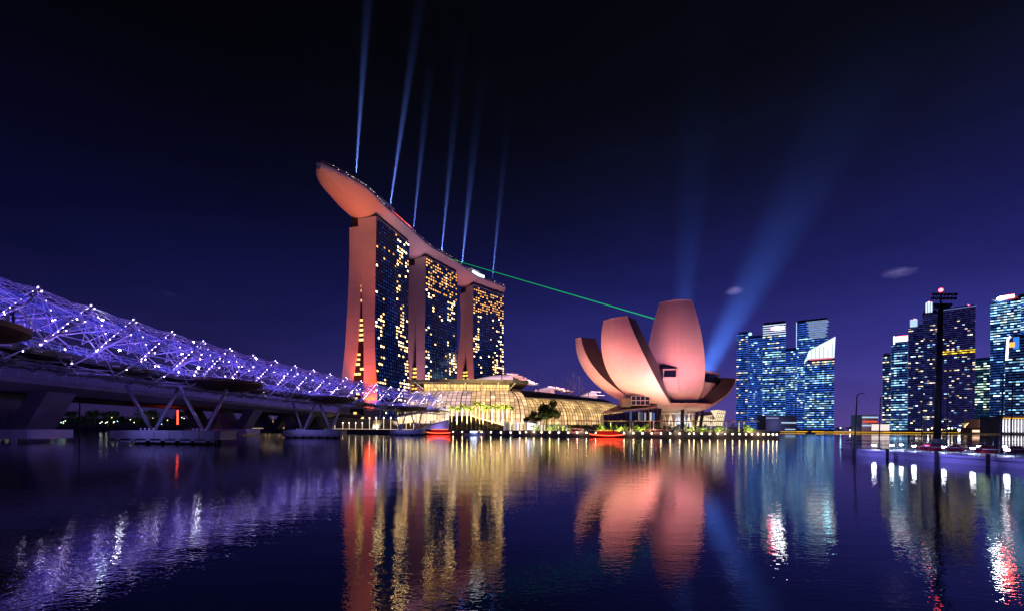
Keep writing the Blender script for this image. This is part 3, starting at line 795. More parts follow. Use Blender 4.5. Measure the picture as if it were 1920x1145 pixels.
pav = thing('lit_pavilion', 'bright white faceted pavilion at the right foot of the museum', 'pavilion', (*XY(1338, 232), GZ))
o = Vector((*XY(1338, 232), GZ))
for name, poly_, mt in (('hall', [(1315, 797), (1337, 797), (1337, 777), (1316, 779)], 'lit'), ('roof', [(1316, 778.5), (1334, 771), (1341, 784), (1337, 786)], 'roof'), ('tilted_hall', [(1337, 797), (1355, 797), (1361, 769.5), (1346, 767.5)], 'lit')):
    mb = MB(); mb.slab([P(x, y, 232) - o for x, y in poly_], None, (0, 8, 0))
    mb.build(name, {'lit': emit('pavilion_lit_%s' % name, (1.0, 0.78, 0.52), 0.95), 'roof': M['darkroof']}[mt], pav)
mb = MB()
for q in range(6):
    x = 1316 + 4 * q; mb.tube([P(x, 796, 231.8) - o, P(x, 778.5, 231.8) - o], 0.10, 4)
for q in range(5):
    mb.tube([P(1338 + 4 * q, 796, 231.8) - o, P(1347 + 3.4 * q, 768.4, 231.8) - o], 0.10, 4)
for y in (774, 781, 788): mb.tube([P(1346.5 - (y - 768) * .3, y, 231.8) - o, P(1360 - (y - 768) * .2, y, 231.8) - o], 0.1, 4)
mb.build('frame', M['mullion'], pav)
# petal floodlights on the promenade
for (x, Y, tx, tY, tz, en, col, lab, ang) in (
        (1225, 180, 1255, 207, 34, 56e3, (1.0, 0.25, 0.19), 'salmon floodlight in the planting aimed at the front petal of the museum', 95),
        (1300, 176, 1268, 207, 52, 90e3, (0.92, 0.23, 0.47), 'mauve floodlight right of centre aimed at the front petal of the museum', 80),
        (1130, 180, 1165, 195, 42, 54e3, (1.0, 0.25, 0.26), 'salmon floodlight aimed at the second petal from the left of the museum', 90),
        (1075, 188, 1110, 212, 30, 72e3, (1.0, 0.24, 0.20), 'salmon floodlight aimed at the leftmost petal of the museum', 90),
        (1385, 190, 1345, 212, 22, 26e3, (1.0, 0.30, 0.20), 'salmon floodlight aimed at the short petals at the right of the museum', 90),
        (1205, 178, 1232, 207, 40, 60e3, (1.0, 0.20, 0.10), 'narrow orange floodlight aimed at the left flank of the front petal', 26),
        (1290, 178, 1285, 207, 32, 60e3, (1.0, 0.20, 0.16), 'narrow red floodlight aimed at the lower right of the front petal', 28),
        (1150, 178, 1160, 190, 42, 40e3, (1.0, 0.18, 0.20), 'narrow red floodlight aimed at the middle of the second petal', 30),
        (1262, 196, 1262, 222, 14, 4e3, (1.0, 0.50, 0.22), 'warm floodlight under the bowl of the museum', 120)):
    f = XY(x, Y); t = XY(tx, tY)
    floodlight((f.x, f.y, GZ), (t.x, t.y, tz), en, col, lab, ang, radius=5.0)

# ------------------------------------------------------------------ glass mall
M['pane'] = emit_attr('mall_lit_pane', 1.0)
mall = thing('glass_mall', 'long glowing glass-vaulted shopping mall behind the palm trees', 'mall', (-30, 285, GZ))
mo = Vector((-30, 285, GZ))
def vault(path, prof, ncol, nrow, base_col, name, seed):
    """path: plan points (front line at height 0 offset), prof(t) -> (setback, z); panes and bars over it"""
    rnd = random.Random(seed)
    acc = [0]
    for a, b in zip(path[:-1], path[1:]): acc.append(acc[-1] + (b - a).length)
    xs = [(s, p.x) for s, p in zip(acc, path)]; ys = [(s, p.y) for s, p in zip(acc, path)]
    def base(u):
        s = acc[-1] * u; p = Vector((smooth_tab(xs, s), smooth_tab(ys, s)))
        q = Vector((smooth_tab(xs, min(s + .5, acc[-1])), smooth_tab(ys, min(s + .5, acc[-1])))) - Vector((smooth_tab(xs, max(s - .5, 0)), smooth_tab(ys, max(s - .5, 0))))
        d = q.normalized(); return p, Vector((-d.y, d.x))
    def pt(u, t, out=0.0):
        p, nb = base(u); sb, z = prof(t, u); q = p + nb * (sb - out); return Vector((q.x, q.y, z + out * 0.3)) - mo
    panes, bars = MB(), MB()
    for i in range(ncol):
        cb = rnd.uniform(0.75, 1.2)
        for j in range(nrow):
            u0, u1 = i / ncol, (i + 1) / ncol; t0, t1 = j / nrow, (j + 1) / nrow
            c = base_col((u0 + u1) / 2, (t0 + t1) / 2); g = rnd.uniform(0.6, 1.2) * cb * (0.72 + .45 * math.sin(u0 * 17 + 2.2 * math.sin(t0 * 5 + seed)) ** 2) * (.8 if (j % 4 == 3) else 1.0)
            if rnd.random() < 0.04: g *= 1.8
            panes.quad(pt(u0, t0), pt(u1, t0), pt(u1, t1), pt(u0, t1), tuple(x * g for x in c))
    for i in range(ncol + 1):
        u = i / ncol; r = 0.17 if i % 6 else 0.30
        bars.tube([pt(u, j / nrow, 0.14) for j in range(nrow + 1)], r, 4)
    for j in range(nrow + 1):
        t = j / nrow; bars.tube([pt(i / ncol, t, 0.14) for i in range(ncol + 1)], 0.10, 4)
    g = panes.build(name, M['pane'], mall, kind='stuff'); bars.build('glazing_bar', M['mullion'], mall, kind='stuff')
    return pt
def prof1(t, u):
    a = t * PI / 2; return (16 * (1 - math.cos(a)) - 1.0, 6.0 + 21.0 * math.sin(a) ** 0.9)
def col1(u, t):
    if u < 0.55: return (0.95, 0.60, 0.54) if t > .25 else (1.3, 0.86, 0.62)
    return (1.1, 0.64, 0.33)
vault([Vector((-66, 268)), Vector((-45, 262)), Vector((-20, 260)), Vector((2, 262)), Vector((10, 266))], prof1, 26, 12, col1, 'vault_pane', 1)
def prof2(t, u):
    a = t * PI / 2; return (14 * (1 - math.cos(a)) - 1.0, 6.0 + 17.0 * math.sin(a) ** 0.9)
vault([Vector((8, 265)), Vector((30, 277)), Vector((56, 298)), Vector((84, 326))], prof2, 38, 10, lambda u, t: (1.08, 0.64, 0.26), 'vault_pane', 2)
# clerestory wall and flat canopy roof with brackets
cl, cb = MB(), MB(); rnd = random.Random(8)
cx0, cx1, cyy = P(795, 730, 277).x, P(955, 730, 277).x, 277
for i in range(26):
    for j in range(2):
        xa = cx0 + (cx1 - cx0) * i / 26; xb = cx0 + (cx1 - cx0) * (i + 1) / 26; za, zb2 = 26.4 + j * 2.4, 28.8 + j * 2.4
        g = rnd.uniform(.8, 1.3); cl.quad(Vector((xa, cyy, za)) - mo, Vector((xb, cyy, za)) - mo, Vector((xb, cyy, zb2)) - mo, Vector((xa, cyy, zb2)) - mo, (1.25 * g, .74 * g, .24 * g))
for i in range(27):
    xa = cx0 + (cx1 - cx0) * i / 26; cb.tube([Vector((xa, cyy - .12, 26.3)) - mo, Vector((xa, cyy - .12, 31.3)) - mo], .13, 4)
for z in (26.4, 28.8, 31.2): cb.tube([Vector((cx0, cyy - .12, z)) - mo, Vector((cx1, cyy - .12, z)) - mo], .13, 4)
cl.build('clerestory_pane', M['pane'], mall, kind='stuff'); cb.build('clerestory_bar', M['mullion'], mall)
rp = [P(772, 717, 270), P(985, 717, 270)]
mb = MB(); mb.prism([(p[0] - mo.x, p[1] - mo.y) for p in ((-66, 273), (-50, 266), (-22, 263.5), (0, 266), (10, 272), (6, 330), (-62, 330))], 31.4 - GZ, 33.0 - GZ); mb.build('canopy_roof', M['darkroof'], mall)
mb = MB()
for q in range(7):
    x = cx0 + 1 + (cx1 - cx0 - 2) * q / 6; mb.tube([Vector((x, 276.6, 27)) - mo, Vector((x + (q - 3) * 1.6, 268, 31.3)) - mo], .35, 5)
mb.build('roof_bracket', M['white'], mall)
# dark sloping roof over the long vault
kiosk = thing('lit_kiosk', 'bright white lit kiosk screen at the left end of the pergola', 'kiosk', (*XY(995, 219), GZ))
MB().box((0, 0, 2.4), (4.6, 1.0, 4.0)).box((0, 0, .2), (5.0, 1.4, .4)).build('frame', M['darksteel'], kiosk); MB().box((0, -.56, 2.5), (4.2, .08, 3.4)).build('screen', emit('kiosk_screen', (.93, .86, 1.0), 3.0), kiosk)
r0 = [Vector((6, 280, 23.4)), Vector((28, 291.5, 23.4)), Vector((51, 310, 23.4)), Vector((78, 337, 23.4))]
r1 = [Vector((0, 284, 28.6)), Vector((23, 300, 28.0)), Vector((46, 319, 27.4)), Vector((74, 346, 26.6))]
mb = MB(); mb.grid([[p - mo for p in r0], [p - mo for p in r1]]); mb.grid([[p - mo for p in r1], [p - mo + Vector((-12, 40, -4)) for p in r1]])
mb.build('long_roof', M['darkroof'], mall)
mb = MB(); mb.tube([p - mo for p in r1], .3, 5); mb.tube([p - mo for p in r0], .25, 5); mb.build('roof_edge', M['warm_strip'] if False else M['white'], mall)
# shop fronts under the vault
mb = MB()
for q in range(46):
    x = 846 + 290 * q / 45
    Y = 258 if x < 985 else 258 + (x - 985) * 0.40
    a_, b_ = P(x, 799, Y), P(x + 5.2, 786 if x > 985 else 790, Y); a_.z = GZ + .3
    g = random.uniform(.1, 1.1); c = random.choice([(1, .7, .4), (.9, .85, 1), (1, .8, .6)])
    mb.quad(a_ - mo, Vector((b_.x, Y, a_.z)) - mo, b_ - mo, Vector((a_.x, Y, b_.z)) - mo, tuple(v * g for v in c))
mb.build('shop_front', M['pane'], mall, kind='stuff')
mb = MB()
pf = [Vector((-66, 268)), Vector((-20, 262)), Vector((8, 266)), Vector((56, 299)), Vector((84, 327))]
for a_, b_ in zip(pf[:-1], pf[1:]):
    d = b_ - a_; c = (a_ + b_) / 2; mb.box((c.x - mo.x, c.y - mo.y - 1.0 , 6.3 - GZ), (d.length, 3.0, 0.7), math.atan2(d.y, d.x))
    mb.box((c.x - mo.x, c.y - mo.y + 3, (6.0 + GZ) / 2 - GZ), (d.length, 0.5, 6 - GZ), math.atan2(d.y, d.x))
mb.build('plinth', M['darkroof'], mall)
# leaf-shaped shell roofs with stepped fins, behind
def shell_roof(x0, x1, ytop, ybase, Y, label, fins, finx):
    a, b = P(x0, ybase, Y), P(x1, ybase, Y); root = thing('shell_roof', label, 'roof', (a.x, Y, GZ))
    o = Vector((a.x, Y, GZ)); L = b.x - a.x; zt = P((x0 + x1) / 2, ytop, Y).z; zb2 = a.z
    rows = []
    for i in range(19):
        t = i / 18; h = (zt - zb2) * math.sin(min(1, t * 1.08) * PI / 2) ** 0.9; row = []
        for q in range(9):
            s = -1 + 2 * q / 8; row.append(Vector((L * t, 14 + 14 * s * (0.3 + 0.7 * t), zb2 - GZ + h * (1 - 0.75 * s * s))))
        rows.append(row)
    m = MB(); m.grid(rows); m.grid([[p - Vector((0, 0, .7)) for p in reversed(r)] for r in rows]); m.build('shell', M['white'], root, True)
    m = MB(); m.prism([(0, 1), (L, -1 + 2), (L, 26), (0, 26)], 0, zb2 - GZ + 0.3); m.build('wall', M['darkroof'], root)
    for k in range(fins):
        c = Vector((L + finx * k, 8 + 0.5 * k, zt - GZ - 1.2 - k * (zt - zb2) / fins * 1.15)); m = MB()
        m.slab([c + Vector((-5, -7, 0)), c + Vector((4, -5, -0.3)), c + Vector((4.5, 6, -0.3)), c + Vector((-5, 8, 0))], None, (0, 0, 0.55))
        m.build('fin', M['white'], root)
    for k in range(max(1, fins // 2)):
        lamp('roof_lamp', 'POINT', (L + finx * k * 2 + 1, -4, zt - GZ - 6 - k * 3), 2600, (1, .34, .22), .5, parent=root)
    lamp('roof_lamp', 'SPOT', (L * .4, -26, zb2 - GZ + 1), 90000, (1, .62, .80), 1.0, Vector((L * .6, 10, zt - GZ)), 100, .8, root)
    return root
shell_roof(864, 962, 697, 714, 332, 'large pale pink leaf-shaped shell roof behind the flat canopy of the mall', 6, 3.1)
shell_roof(1003, 1040, 722, 730, 345, 'small stepped shell roof lit red between the masts behind the mall', 4, 4.0)
shell_roof(1086, 1120, 731, 742, 370, 'small white shell roof just left of the leftmost museum petal', 2, 3)
# masts with stays
for q, (x, yt, yb, Y) in enumerate(((941, 668, 716, 300), (1008, 697, 733, 312), (1041, 703, 736, 318), (1061, 706, 738, 322), (1070, 712, 738, 324), (1075, 697, 738, 326), (1086, 704, 740, 330), (1092, 725, 741, 332), (1103, 730, 743, 336))):
    t, b = P(x, yt, Y), P(x + (2 if q else 0), yb, Y); b.z -= 6
    root = thing('mast', ORD[q] + ' of the nine thin masts along the mall roof, counted towards the museum', 'mast', (b.x, b.y, b.z), 0, 'masts along the mall roof')
    MB().tube([(0, 0, 0), t - b], .42, 6, .22).build('pole', M['steel'], root)
    m = MB()
    for dx, dy in ((14, 3), (-7, 2)): m.tube([(t - b) * .97, Vector((dx, dy, 3))], .07, 3)
    m.build('stay', M['steel'], root)
for q, x in enumerate((1015, 1060, 1100)):
    f = P(x, 741, 318); floodlight((f.x, f.y - 8, 24), (f.x + 3, f.y, 44), 9000, (1, .55, .6), '%s pink floodlight on the mall roof below the masts' % ORD[q], 120)
# ------------------------------------------------------------------ helix footbridge
PK_Y = [57, 65.4, 73.9, 83.2, 92, 100.6, 109.8, 118.6, 128, 137, 147, 157, 168, 179, 190, 201.5, 213, 224]
PK_X = [-61.8, -63, -64, -64.7, -65, -64.9, -65, -64.2, -63.5, -62.3, -61.2, -59.6, -58, -55.6, -52.8, -49.8, -46.4, -42.6]
_ts = list(range(-4, len(PK_Y) + 2))
def _ext(tab, lo, hi):
    out = []
    for t in _ts:
        if t < 0: out.append((t, tab[0] + lo * t))
        elif t >= len(tab): out.append((t, tab[-1] + hi * (t - len(tab) + 1)))
        else: out.append((t, tab[t]))
    return out
TY = _ext(PK_Y, 8.3, 11.2); TX = [(t, x + (0.35 * t * t if t < 0 else 0)) for t, x in _ext(PK_X, -1.0, 4.2)]
W5 = 2 * PI / 5
HZ = 15.2; RO, RI = 5.5, 4.6; T0, T1 = -3.6, 18.4
def hc(t): return Vector((smooth_tab(TX, t), smooth_tab(TY, t), HZ))
def hframe(t):
    c = hc(t); d = hc(min(t + .05, T1)) - hc(max(t - .05, T0)); d.z = 0; d.normalize()
    return c, Vector((d.y, -d.x, 0)), d       # lateral: towards the bay
def hp(t, psi, R):
    c, n, d = hframe(t); return c + n * (R * math.sin(psi)) + Vector((0, 0, R * math.cos(psi)))
def hlin(t, k, sg, R):
    """a strand made of straight lengths between the ring nodes"""
    s = (k - t) * sg; i = math.floor(s); f = s - i
    a = hp(min(max(k - i * sg, -4), 19), W5 * i, R); b = hp(min(max(k - (i + 1) * sg, -4), 19), W5 * (i + 1), R)
    return a.lerp(b, f)
hb0 = hc(0); HB = Vector((hb0.x, hb0.y, 0))
helix = thing('helix_bridge', 'violet-lit double-helix steel footbridge curving from the near left to the mall', 'footbridge', HB)
M['helix_steel'] = pbr('helix_steel', (0.60, 0.58, 0.66), 0.32, 0.35, 0.12, 2.0)
bulbs = MB(); hot = MB()
for k in range(5):
    mb = MB(); mb.tube([hlin(t, k, 1, RO) - HB for t in np.arange(T0, T1 + .01, 0.1)], 0.105, 7); mb.build('outer_tube', M['helix_steel'], helix, True)
    mb = MB(); mb.tube([hlin(t, k, -1, RI) - HB for t in np.arange(T0, T1 + .01, 0.1)], 0.105, 7); mb.build('inner_tube', M['helix_steel'], helix, True)
rods = MB(); rnd = random.Random(3)
for k in range(-3, 19):
    top = hp(k, 0, RO) - HB + Vector((0, 0, .3))
    for (dt, ps) in ((1, .95), (1, -.95), (-1, .95), (-1, -.95), (.8, .55), (.8, -.55), (-.8, .55), (-.8, -.55), (.5, 1.1), (-.5, 1.1), (.5, -1.1), (-.5, -1.1), (1.25, .3), (-1.25, .3), (1.25, -.45), (-1.25, -.45)):
        t = k + dt
        if T0 <= t <= T1: rods.tube([top, hp(t, ps * W5, RI) - HB], 0.05, 4, caps=False)
    for m_ in range(1, 5):
        node = hp(k, m_ * W5, RO) - HB
        for (dt, ps) in ((.5, .5), (-.5, .5), (.5, -.5), (-.5, -.5), (1, 0), (-1, 0)):
            t = k + dt
            if T0 <= t <= T1: rods.tube([node, hp(t, m_ * W5 + ps * W5, RI) - HB], 0.045, 4, caps=False)
    # fine cross bracing of the mesh between the two helices
    for m_ in range(10):
        for dt in (.5, -.5):
            t = k + dt
            if T0 <= t <= T1 and T0 <= k <= T1: rods.tube([hp(k, m_ * W5 / 2, RI) - HB, hp(t, (m_ + .5) * W5 / 2, RI + .3) - HB], .03, 3, caps=False)
    # ring ties
    for m_ in range(5):
        rods.tube([hp(k, m_ * W5, RO) - HB, hp(k, m_ * W5, RI) - HB], 0.07, 4, caps=False)
        if k + .5 < T1: rods.tube([hp(k + .5, (m_ + .5) * W5, RO) - HB, hp(k + .5, (m_ + .5) * W5, RI) - HB], 0.07, 4, caps=False)
    # finial
    rods.tube([top, top + Vector((0, 0, .45))], 0.09, 5)
    # bulbs along the outer tube, both ways from the top
    br = 0.050 + 0.00016 * max(0, PK_Y[min(max(k, 0), 17)] - 57)
    # lit cross frame: a long rafter to the far side, a short one to the near side
    c, n, d = hframe(min(k, T1)); pk = top + Vector((0, 0, .35))
    far = pk - n * 4.5 - d * 2.6 + Vector((0, 0, -6.6)); near = pk + n * 2.6 - d * .4 + Vector((0, 0, -5.6))
    rods.tube([pk, far], 0.085, 5); rods.tube([pk, near], 0.085, 5)
    for q in range(11): bulbs.ball(pk.lerp(far, .03 + q * .094) + n * .12, br, 6, 4)
    for q in range(4 if k < 6 else 1): bulbs.ball(pk.lerp(near, .12 + q * .22) + n * .12, br * .85, 5, 4)
    for q in range(4 if k < 7 else 1):
        t = k - 1.0 - q * .27
        if T0 <= t <= T1 and rnd.random() < .85: bulbs.ball(hlin(t, k, 1, RO + .15) - HB, br, 6, 4)
    for q in range(4 if k < 6 else 2):
        t = k + rnd.random(); psi = rnd.uniform(.8, 2.6)
        if T0 <= t <= T1: bulbs.ball(hp(t, psi, RI - .2) - HB, 0.085, 5, 3)
rods.build('strut', M['helix_steel'], helix, kind='stuff')
bulbs.build('light_bulb', M['bulb_cool'], helix, kind='stuff')
# deck, edge beams, cross ribs, hand rails, glass balustrade
DZ = HZ - 2.6
def strip(off0, off1, z0, z1, name, mat, parent=helix, step=.25, t0=T0, t1=T1):
    rows = []
    for t in np.arange(t0, t1 + .001, step):
        c, n, d = hframe(t); rows.append([c + n * off0 + Vector((0, 0, z0 - HZ)) - HB, c + n * off1 + Vector((0, 0, z0 - HZ)) - HB, c + n * off1 + Vector((0, 0, z1 - HZ)) - HB, c + n * off0 + Vector((0, 0, z1 - HZ)) - HB])
    m = MB(); m.grid(rows, True); m.face(list(reversed(rows[0]))); m.face(rows[-1]); return m.build(name, mat, parent)
strip(-3.0, 3.0, DZ - .35, DZ, 'deck', M['wood'])
for s in (-1, 1):
    strip(s * 3.25 - .22, s * 3.25 + .22, DZ - .75, DZ + .1, 'edge_beam', M['darksteel'])
    m = MB()
    for z in (1.25, .85, .45): m.tube([hframe(t)[0] + hframe(t)[1] * (3.15 * s) + Vector((0, 0, DZ + z - HZ)) - HB for t in np.arange(T0, T1, .25)], .045, 4)
    for t in np.arange(T0, T1, .25): c, n, d = hframe(t); q = c + n * (3.15 * s) + Vector((0, 0, DZ - HZ)) - HB; m.tube([q, q + Vector((0, 0, 1.25))], .05, 4)
    m.build('handrail', M['helix_steel'], helix)
m = MB()
for t in np.arange(T0, T1, .5):
    c, n, d = hframe(t); q = c + Vector((0, 0, DZ - .5 - HZ)) - HB
    m.tube([q - n * 4.4, q + n * 4.4], .12, 5)
    m.tube([q - n * 3.2, q + Vector((0, 0, -2.0))], .08, 4); m.tube([q + n * 3.2, q + Vector((0, 0, -2.0))], .08, 4)
m.build('cross_rib', M['helix_steel'], helix)
# translucent canopy sheets over the walk
def canopy_mat():
    m, n, l = new_mat('canopy_mesh_glass')
    o = n.new('ShaderNodeOutputMaterial'); t = n.new('ShaderNodeBsdfTransparent'); d = n.new('ShaderNodeBsdfPrincipled'); mx = n.new('ShaderNodeMixShader')
    t.inputs[0].default_value = (0.75, 0.82, 0.95, 1); d.inputs['Base Color'].default_value = (0.30, 0.45, 0.80, 1); d.inputs['Roughness'].default_value = 0.3
    mx.inputs[0].default_value = 0.15; l.new(t.outputs[0], mx.inputs[1]); l.new(d.outputs[0], mx.inputs[2]); l.new(mx.outputs[0], o.inputs[0]); return m
M['canopy'] = canopy_mat()
for k in range(-3, 18):
    rows = []
    for a in range(9):
        psi = math.radians(-62 + 124 * a / 8 + (10 if k % 2 else -10)); rows.append([hp(k + .08 + .84 * b / 4, psi, RI - .35) - HB for b in range(5)])
    m = MB(); m.grid(rows); m.build('canopy_panel', M['canopy'], helix, True)
# balustrade glass panels towards the bay
for k in range(-3, 18):
    m = MB()
    a, b = k + .04, k + .96
    qs = [hframe(t)[0] + hframe(t)[1] * 3.02 - HB for t in (a, b)]
    m.slab([qs[0] + Vector((0, 0, DZ + .1 - HZ)), qs[1] + Vector((0, 0, DZ + .1 - HZ)), qs[1] + Vector((0, 0, DZ + 1.1 - HZ)), qs[0] + Vector((0, 0, DZ + 1.1 - HZ))], None, hframe(a)[1] * -.03)
    m.build('balustrade_panel', M['canopy'], helix)
# bright luminaires on the bridge
for (x, y, Y) in ((192, 600, 66), (363, 641, 94), (372, 689, 88), (224, 656, 72), (480, 672, 118), (706, 731, 176), (660, 735, 160)):
    hot.ball(P(x, y, Y) - HB, 0.11 + 0.0007 * Y, 8, 6)
hot.build('luminaire', M['bulb_white'], helix, kind='stuff')
# viewing pods on the bay side
M['podlight'] = emit('pod_under_light', (1.0, 0.35, 0.12), 0.8)
def pod(t, r, lab):
    c, n, d = hframe(t); o = c + n * 4.2; o.z = DZ
    N = 40; ell = [(math.cos(2 * PI * q / N), math.sin(2 * PI * q / N)) for q in range(N)]
    def ring(s, z): return [o + n * (r * .82 * s * a) + d * (r * s * b) + Vector((0, 0, z)) - HB for a, b in ell]
    m = MB(); m.grid([ring(.25, -1.9), ring(.62, -1.5), ring(.9, -.85), ring(1.0, -.42), ring(1.0, .12), ring(.97, .12)], True); m.face(ring(.97, .12)); m.face(list(reversed(ring(.25, -1.9))))
    root = m.build('viewing_pod', M['wood'], helix, False, label=lab)
    m = MB(); m.tube([q for q in ring(.98, 1.35)] + [ring(.98, 1.35)[0]], .06, 5); m.tube(ring(.98, .75) + [ring(.98, .75)[0]], .035, 4)
    for a, b in zip(ring(.98, .1)[::2], ring(.98, 1.35)[::2]): m.tube([a, b], .045, 4)
    m.build('pod_rail', M['helix_steel'], root)
    m = MB()
    for q in range(6):
        a = ring(.95, -.75)[q * 6 + 2]; m.tube([a, hp(t, PI * .72, RI) - HB], .10, 5)
    m.build('pod_strut', M['darksteel'], root)
    return o
POD = [(-2.45, 9.0), (4.0, 8.5), (9.2, 9.0), (14.8, 9.0)]
pod_c = [pod(t, r, '%s viewing pod on the bay side of the footbridge' % ('nearest', 'second nearest', 'third nearest', 'farthest')[q]) for q, (t, r) in enumerate(POD)]
# supports: pile caps in the water, each with two splayed pairs of steel legs
def cap_poly(L, W, ch):
    return [(-L / 2, -W / 2 + ch), (-L / 2 + ch, -W / 2), (L / 2 - ch, -W / 2), (L / 2, -W / 2 + ch), (L / 2, W / 2 - ch), (L / 2 - ch, W / 2), (-L / 2 + ch, W / 2), (-L / 2, W / 2 - ch)]
def pile_cap(root, L, W, z0, z1, ch, nseg):
    m = MB(); m.prism(cap_poly(L, W, ch), z0 + .75, z1); m.prism(cap_poly(L - .1, W - .1, ch), z1 - .01, z1 + .12) if False else None
    cap = m.build('cap', M['cap'], root)
    m = MB(); sw = L / nseg
    for q in range(nseg):            # fender skirt panels with gaps at the waterline
        m.box((-L / 2 + sw * (q + .5), -W / 2 - .08, z1 - .95), (sw - .10, .2, 1.75)); m.box((-L / 2 + sw * (q + .22), -W / 2 - .08, z0 + .62), (sw * .40, .2, .6)) ; m.box((-L / 2 + sw * (q + .86), -W / 2 - .08, z0 + .62), (sw * .26, .2, .6))
    m.build('skirt_panel', M['cap'], cap)
    m = MB()
    for q in range(nseg * 2): m.tube([(-L / 2 + ch + (L - 2 * ch) * q / (nseg * 2 - 1), 0, -3), (-L / 2 + ch + (L - 2 * ch) * q / (nseg * 2 - 1), 0, z0 + .8)], .5, 8)
    m.build('pile', M['seawall'], cap)
    return cap
for q, (t, L) in enumerate(((3.05, 19.0), (9.05, 17.0), (15.2, 15.0))):
    c, n, d = hframe(t); c = c + n * 1.0
    r = thing('bridge_pier', 'pale pile cap with splayed steel legs, %s from the camera under the footbridge' % ('nearest', 'second', 'third')[q], 'pier', (c.x, c.y, 0), 0.0, 'piers of the footbridge')
    pile_cap(r, L, 8.0, 0, 2.45, 1.6, 7)
    for (fx, tops) in ((-L * .26, ((-1.0, -2.2), (.55, 2.6))), (L * .26, ((-.55, -2.6), (1.0, 2.4)))):
        for (dt, off) in tops:
            a = Vector((fx + .3 * math.copysign(1, dt), 0, 2.4))
            cc, nn, dd = hframe(t + dt * .45); b = cc + nn * off + Vector((0, 0, -4.6)); b = b - Vector((c.x, c.y, 0))
            b.x = fx * (0.55 if (dt * fx) < 0 else 1.15) + off * .3
            MB().tube([a, b], .30, 10).build('leg', M['helix_steel'], r, True)
    m = MB()
    for fx in (-L * .26, L * .26):
        for s in (-1.2, -.4, .4, 1.2): m.tube([(fx + s, -1.4, 2.4), (fx + s, -1.4, 2.9)], .16, 8)
    m.build('bollard', M['white'], r)
    lamp('cap_fill_lamp', 'SPOT', (-L * .1, -9.5, 7.5), 1500, (.26, .24, 1.0), .3, (L * .05, -.5, 0), 110, .8, r)  # added spot without fixture, brightens the dark cap front
# violet lighting inside the tube: one luminaire every node
for k in range(-2, 19):
    c, n, d = hframe(min(k + .5, T1)); q = c + Vector((0, 0, -.4)) + n * 0.4 - HB
    en = 1600
    lamp('bridge_luminaire', 'POINT', q, en, (0.14, 0.12, 1.0) if k % 2 else (0.34, 0.15, 1.0), .25, parent=helix)
for k in range(-2, 19, 2):
    c, n, d = hframe(min(k + .5, T1)); q = c + n * 9.5 + Vector((0, 0, -1.0)) - HB
    # wash lamps without fixtures off the bay side, aimed back at the tube
    if k < 18: lamp('bridge_luminaire', 'SPOT', q, 2600, (0.22, 0.14, 1.0), .4, q - n * 9.5 + Vector((0, 0, 2.0)), 120, .8, parent=helix)

# people on the footbridge: small figures on the pods
def person_mesh(seed):
    rnd = random.Random(seed)
    v = [(0, 0, .95), (0, 0, 1.2), (0, 0, 1.45), (0, 0, 1.56), (0, .01, 1.70),
         (.19, 0, 1.42), (.25, .03, 1.14), (.23, -.10 * rnd.random(), .90), (-.19, 0, 1.42), (-.25, .02, 1.14), (-.22, -.12 * rnd.random(), .90),
         (.09, 0, .90), (.11, .03 * rnd.random(), .48), (.11, .04, .06), (.11, -.10, .04), (-.09, 0, .90), (-.11, -.02, .48), (-.11, .05, .06), (-.11, -.09, .04)]
    e = [(0, 1), (1, 2), (2, 3), (3, 4), (2, 5), (5, 6), (6, 7), (2, 8), (8, 9), (9, 10), (0, 11), (11, 12), (12, 13), (13, 14), (0, 15), (15, 16), (16, 17), (17, 18)]
    rad = [.15, .14, .15, .055, .10, .075, .05, .035, .075, .05, .035, .10, .065, .045, .04, .10, .065, .045, .04]
    me = bpy.data.meshes.new('person'); me.from_pydata(v, e, []); o = bpy.data.objects.new('person_tmp', me); COL.objects.link(o)
    md = o.modifiers.new('skin', 'SKIN'); o.modifiers.new('sub', 'SUBSURF').levels = 1
    for i, r in enumerate(rad): me.skin_vertices[0].data[i].radius = (r, r * .8)
    me.skin_vertices[0].data[0].use_root = True
    dg = bpy.context.evaluated_depsgraph_get(); m2 = bpy.data.meshes.new_from_object(o.evaluated_get(dg)); bpy.data.objects.remove(o)
    return m2
pm = [person_mesh(s) for s in range(3)]
cloth = [pbr('clothing_%s' % n_, c, .8, 0, .2, 4) for n_, c in (('white', (.5, .48, .46)), ('red', (.35, .06, .06)), ('navy', (.03, .04, .10)), ('grey', (.18, .18, .2)))]
desc = ('pale top', 'red top', 'navy clothes', 'grey clothes')
pn = 0
for pi_, (o, spots) in enumerate(((pod_c[0], ((5.2, -2), (5.8, 1), (5.2, 4), (3, -5), (3.8, 5.5))), (pod_c[1], ((5, -3), (5.4, 1.5), (4, 5), (3, 0))), (pod_c[2], ((6, 0), (5, 4))))):
    c, n, d = hframe(POD[pi_][0])
    for j, (a, b) in enumerate(spots):
        q = o + n * a + d * b; me = pm[pn % 3].copy(); me.materials.clear(); me.materials.append(cloth[pn % 4])
        for pl in me.polygons: pl.use_smooth = True
        link('person', me, None, 'person in %s standing %s along the rail of the %s viewing pod' % (desc[pn % 4], ORD[j], ('nearest', 'second', 'third')[pi_]), 'person', 'people on the footbridge', None, (q.x, q.y, DZ + .13), math.atan2(n.y, n.x) + PI / 2 + .4 * (j - 1)); pn += 1

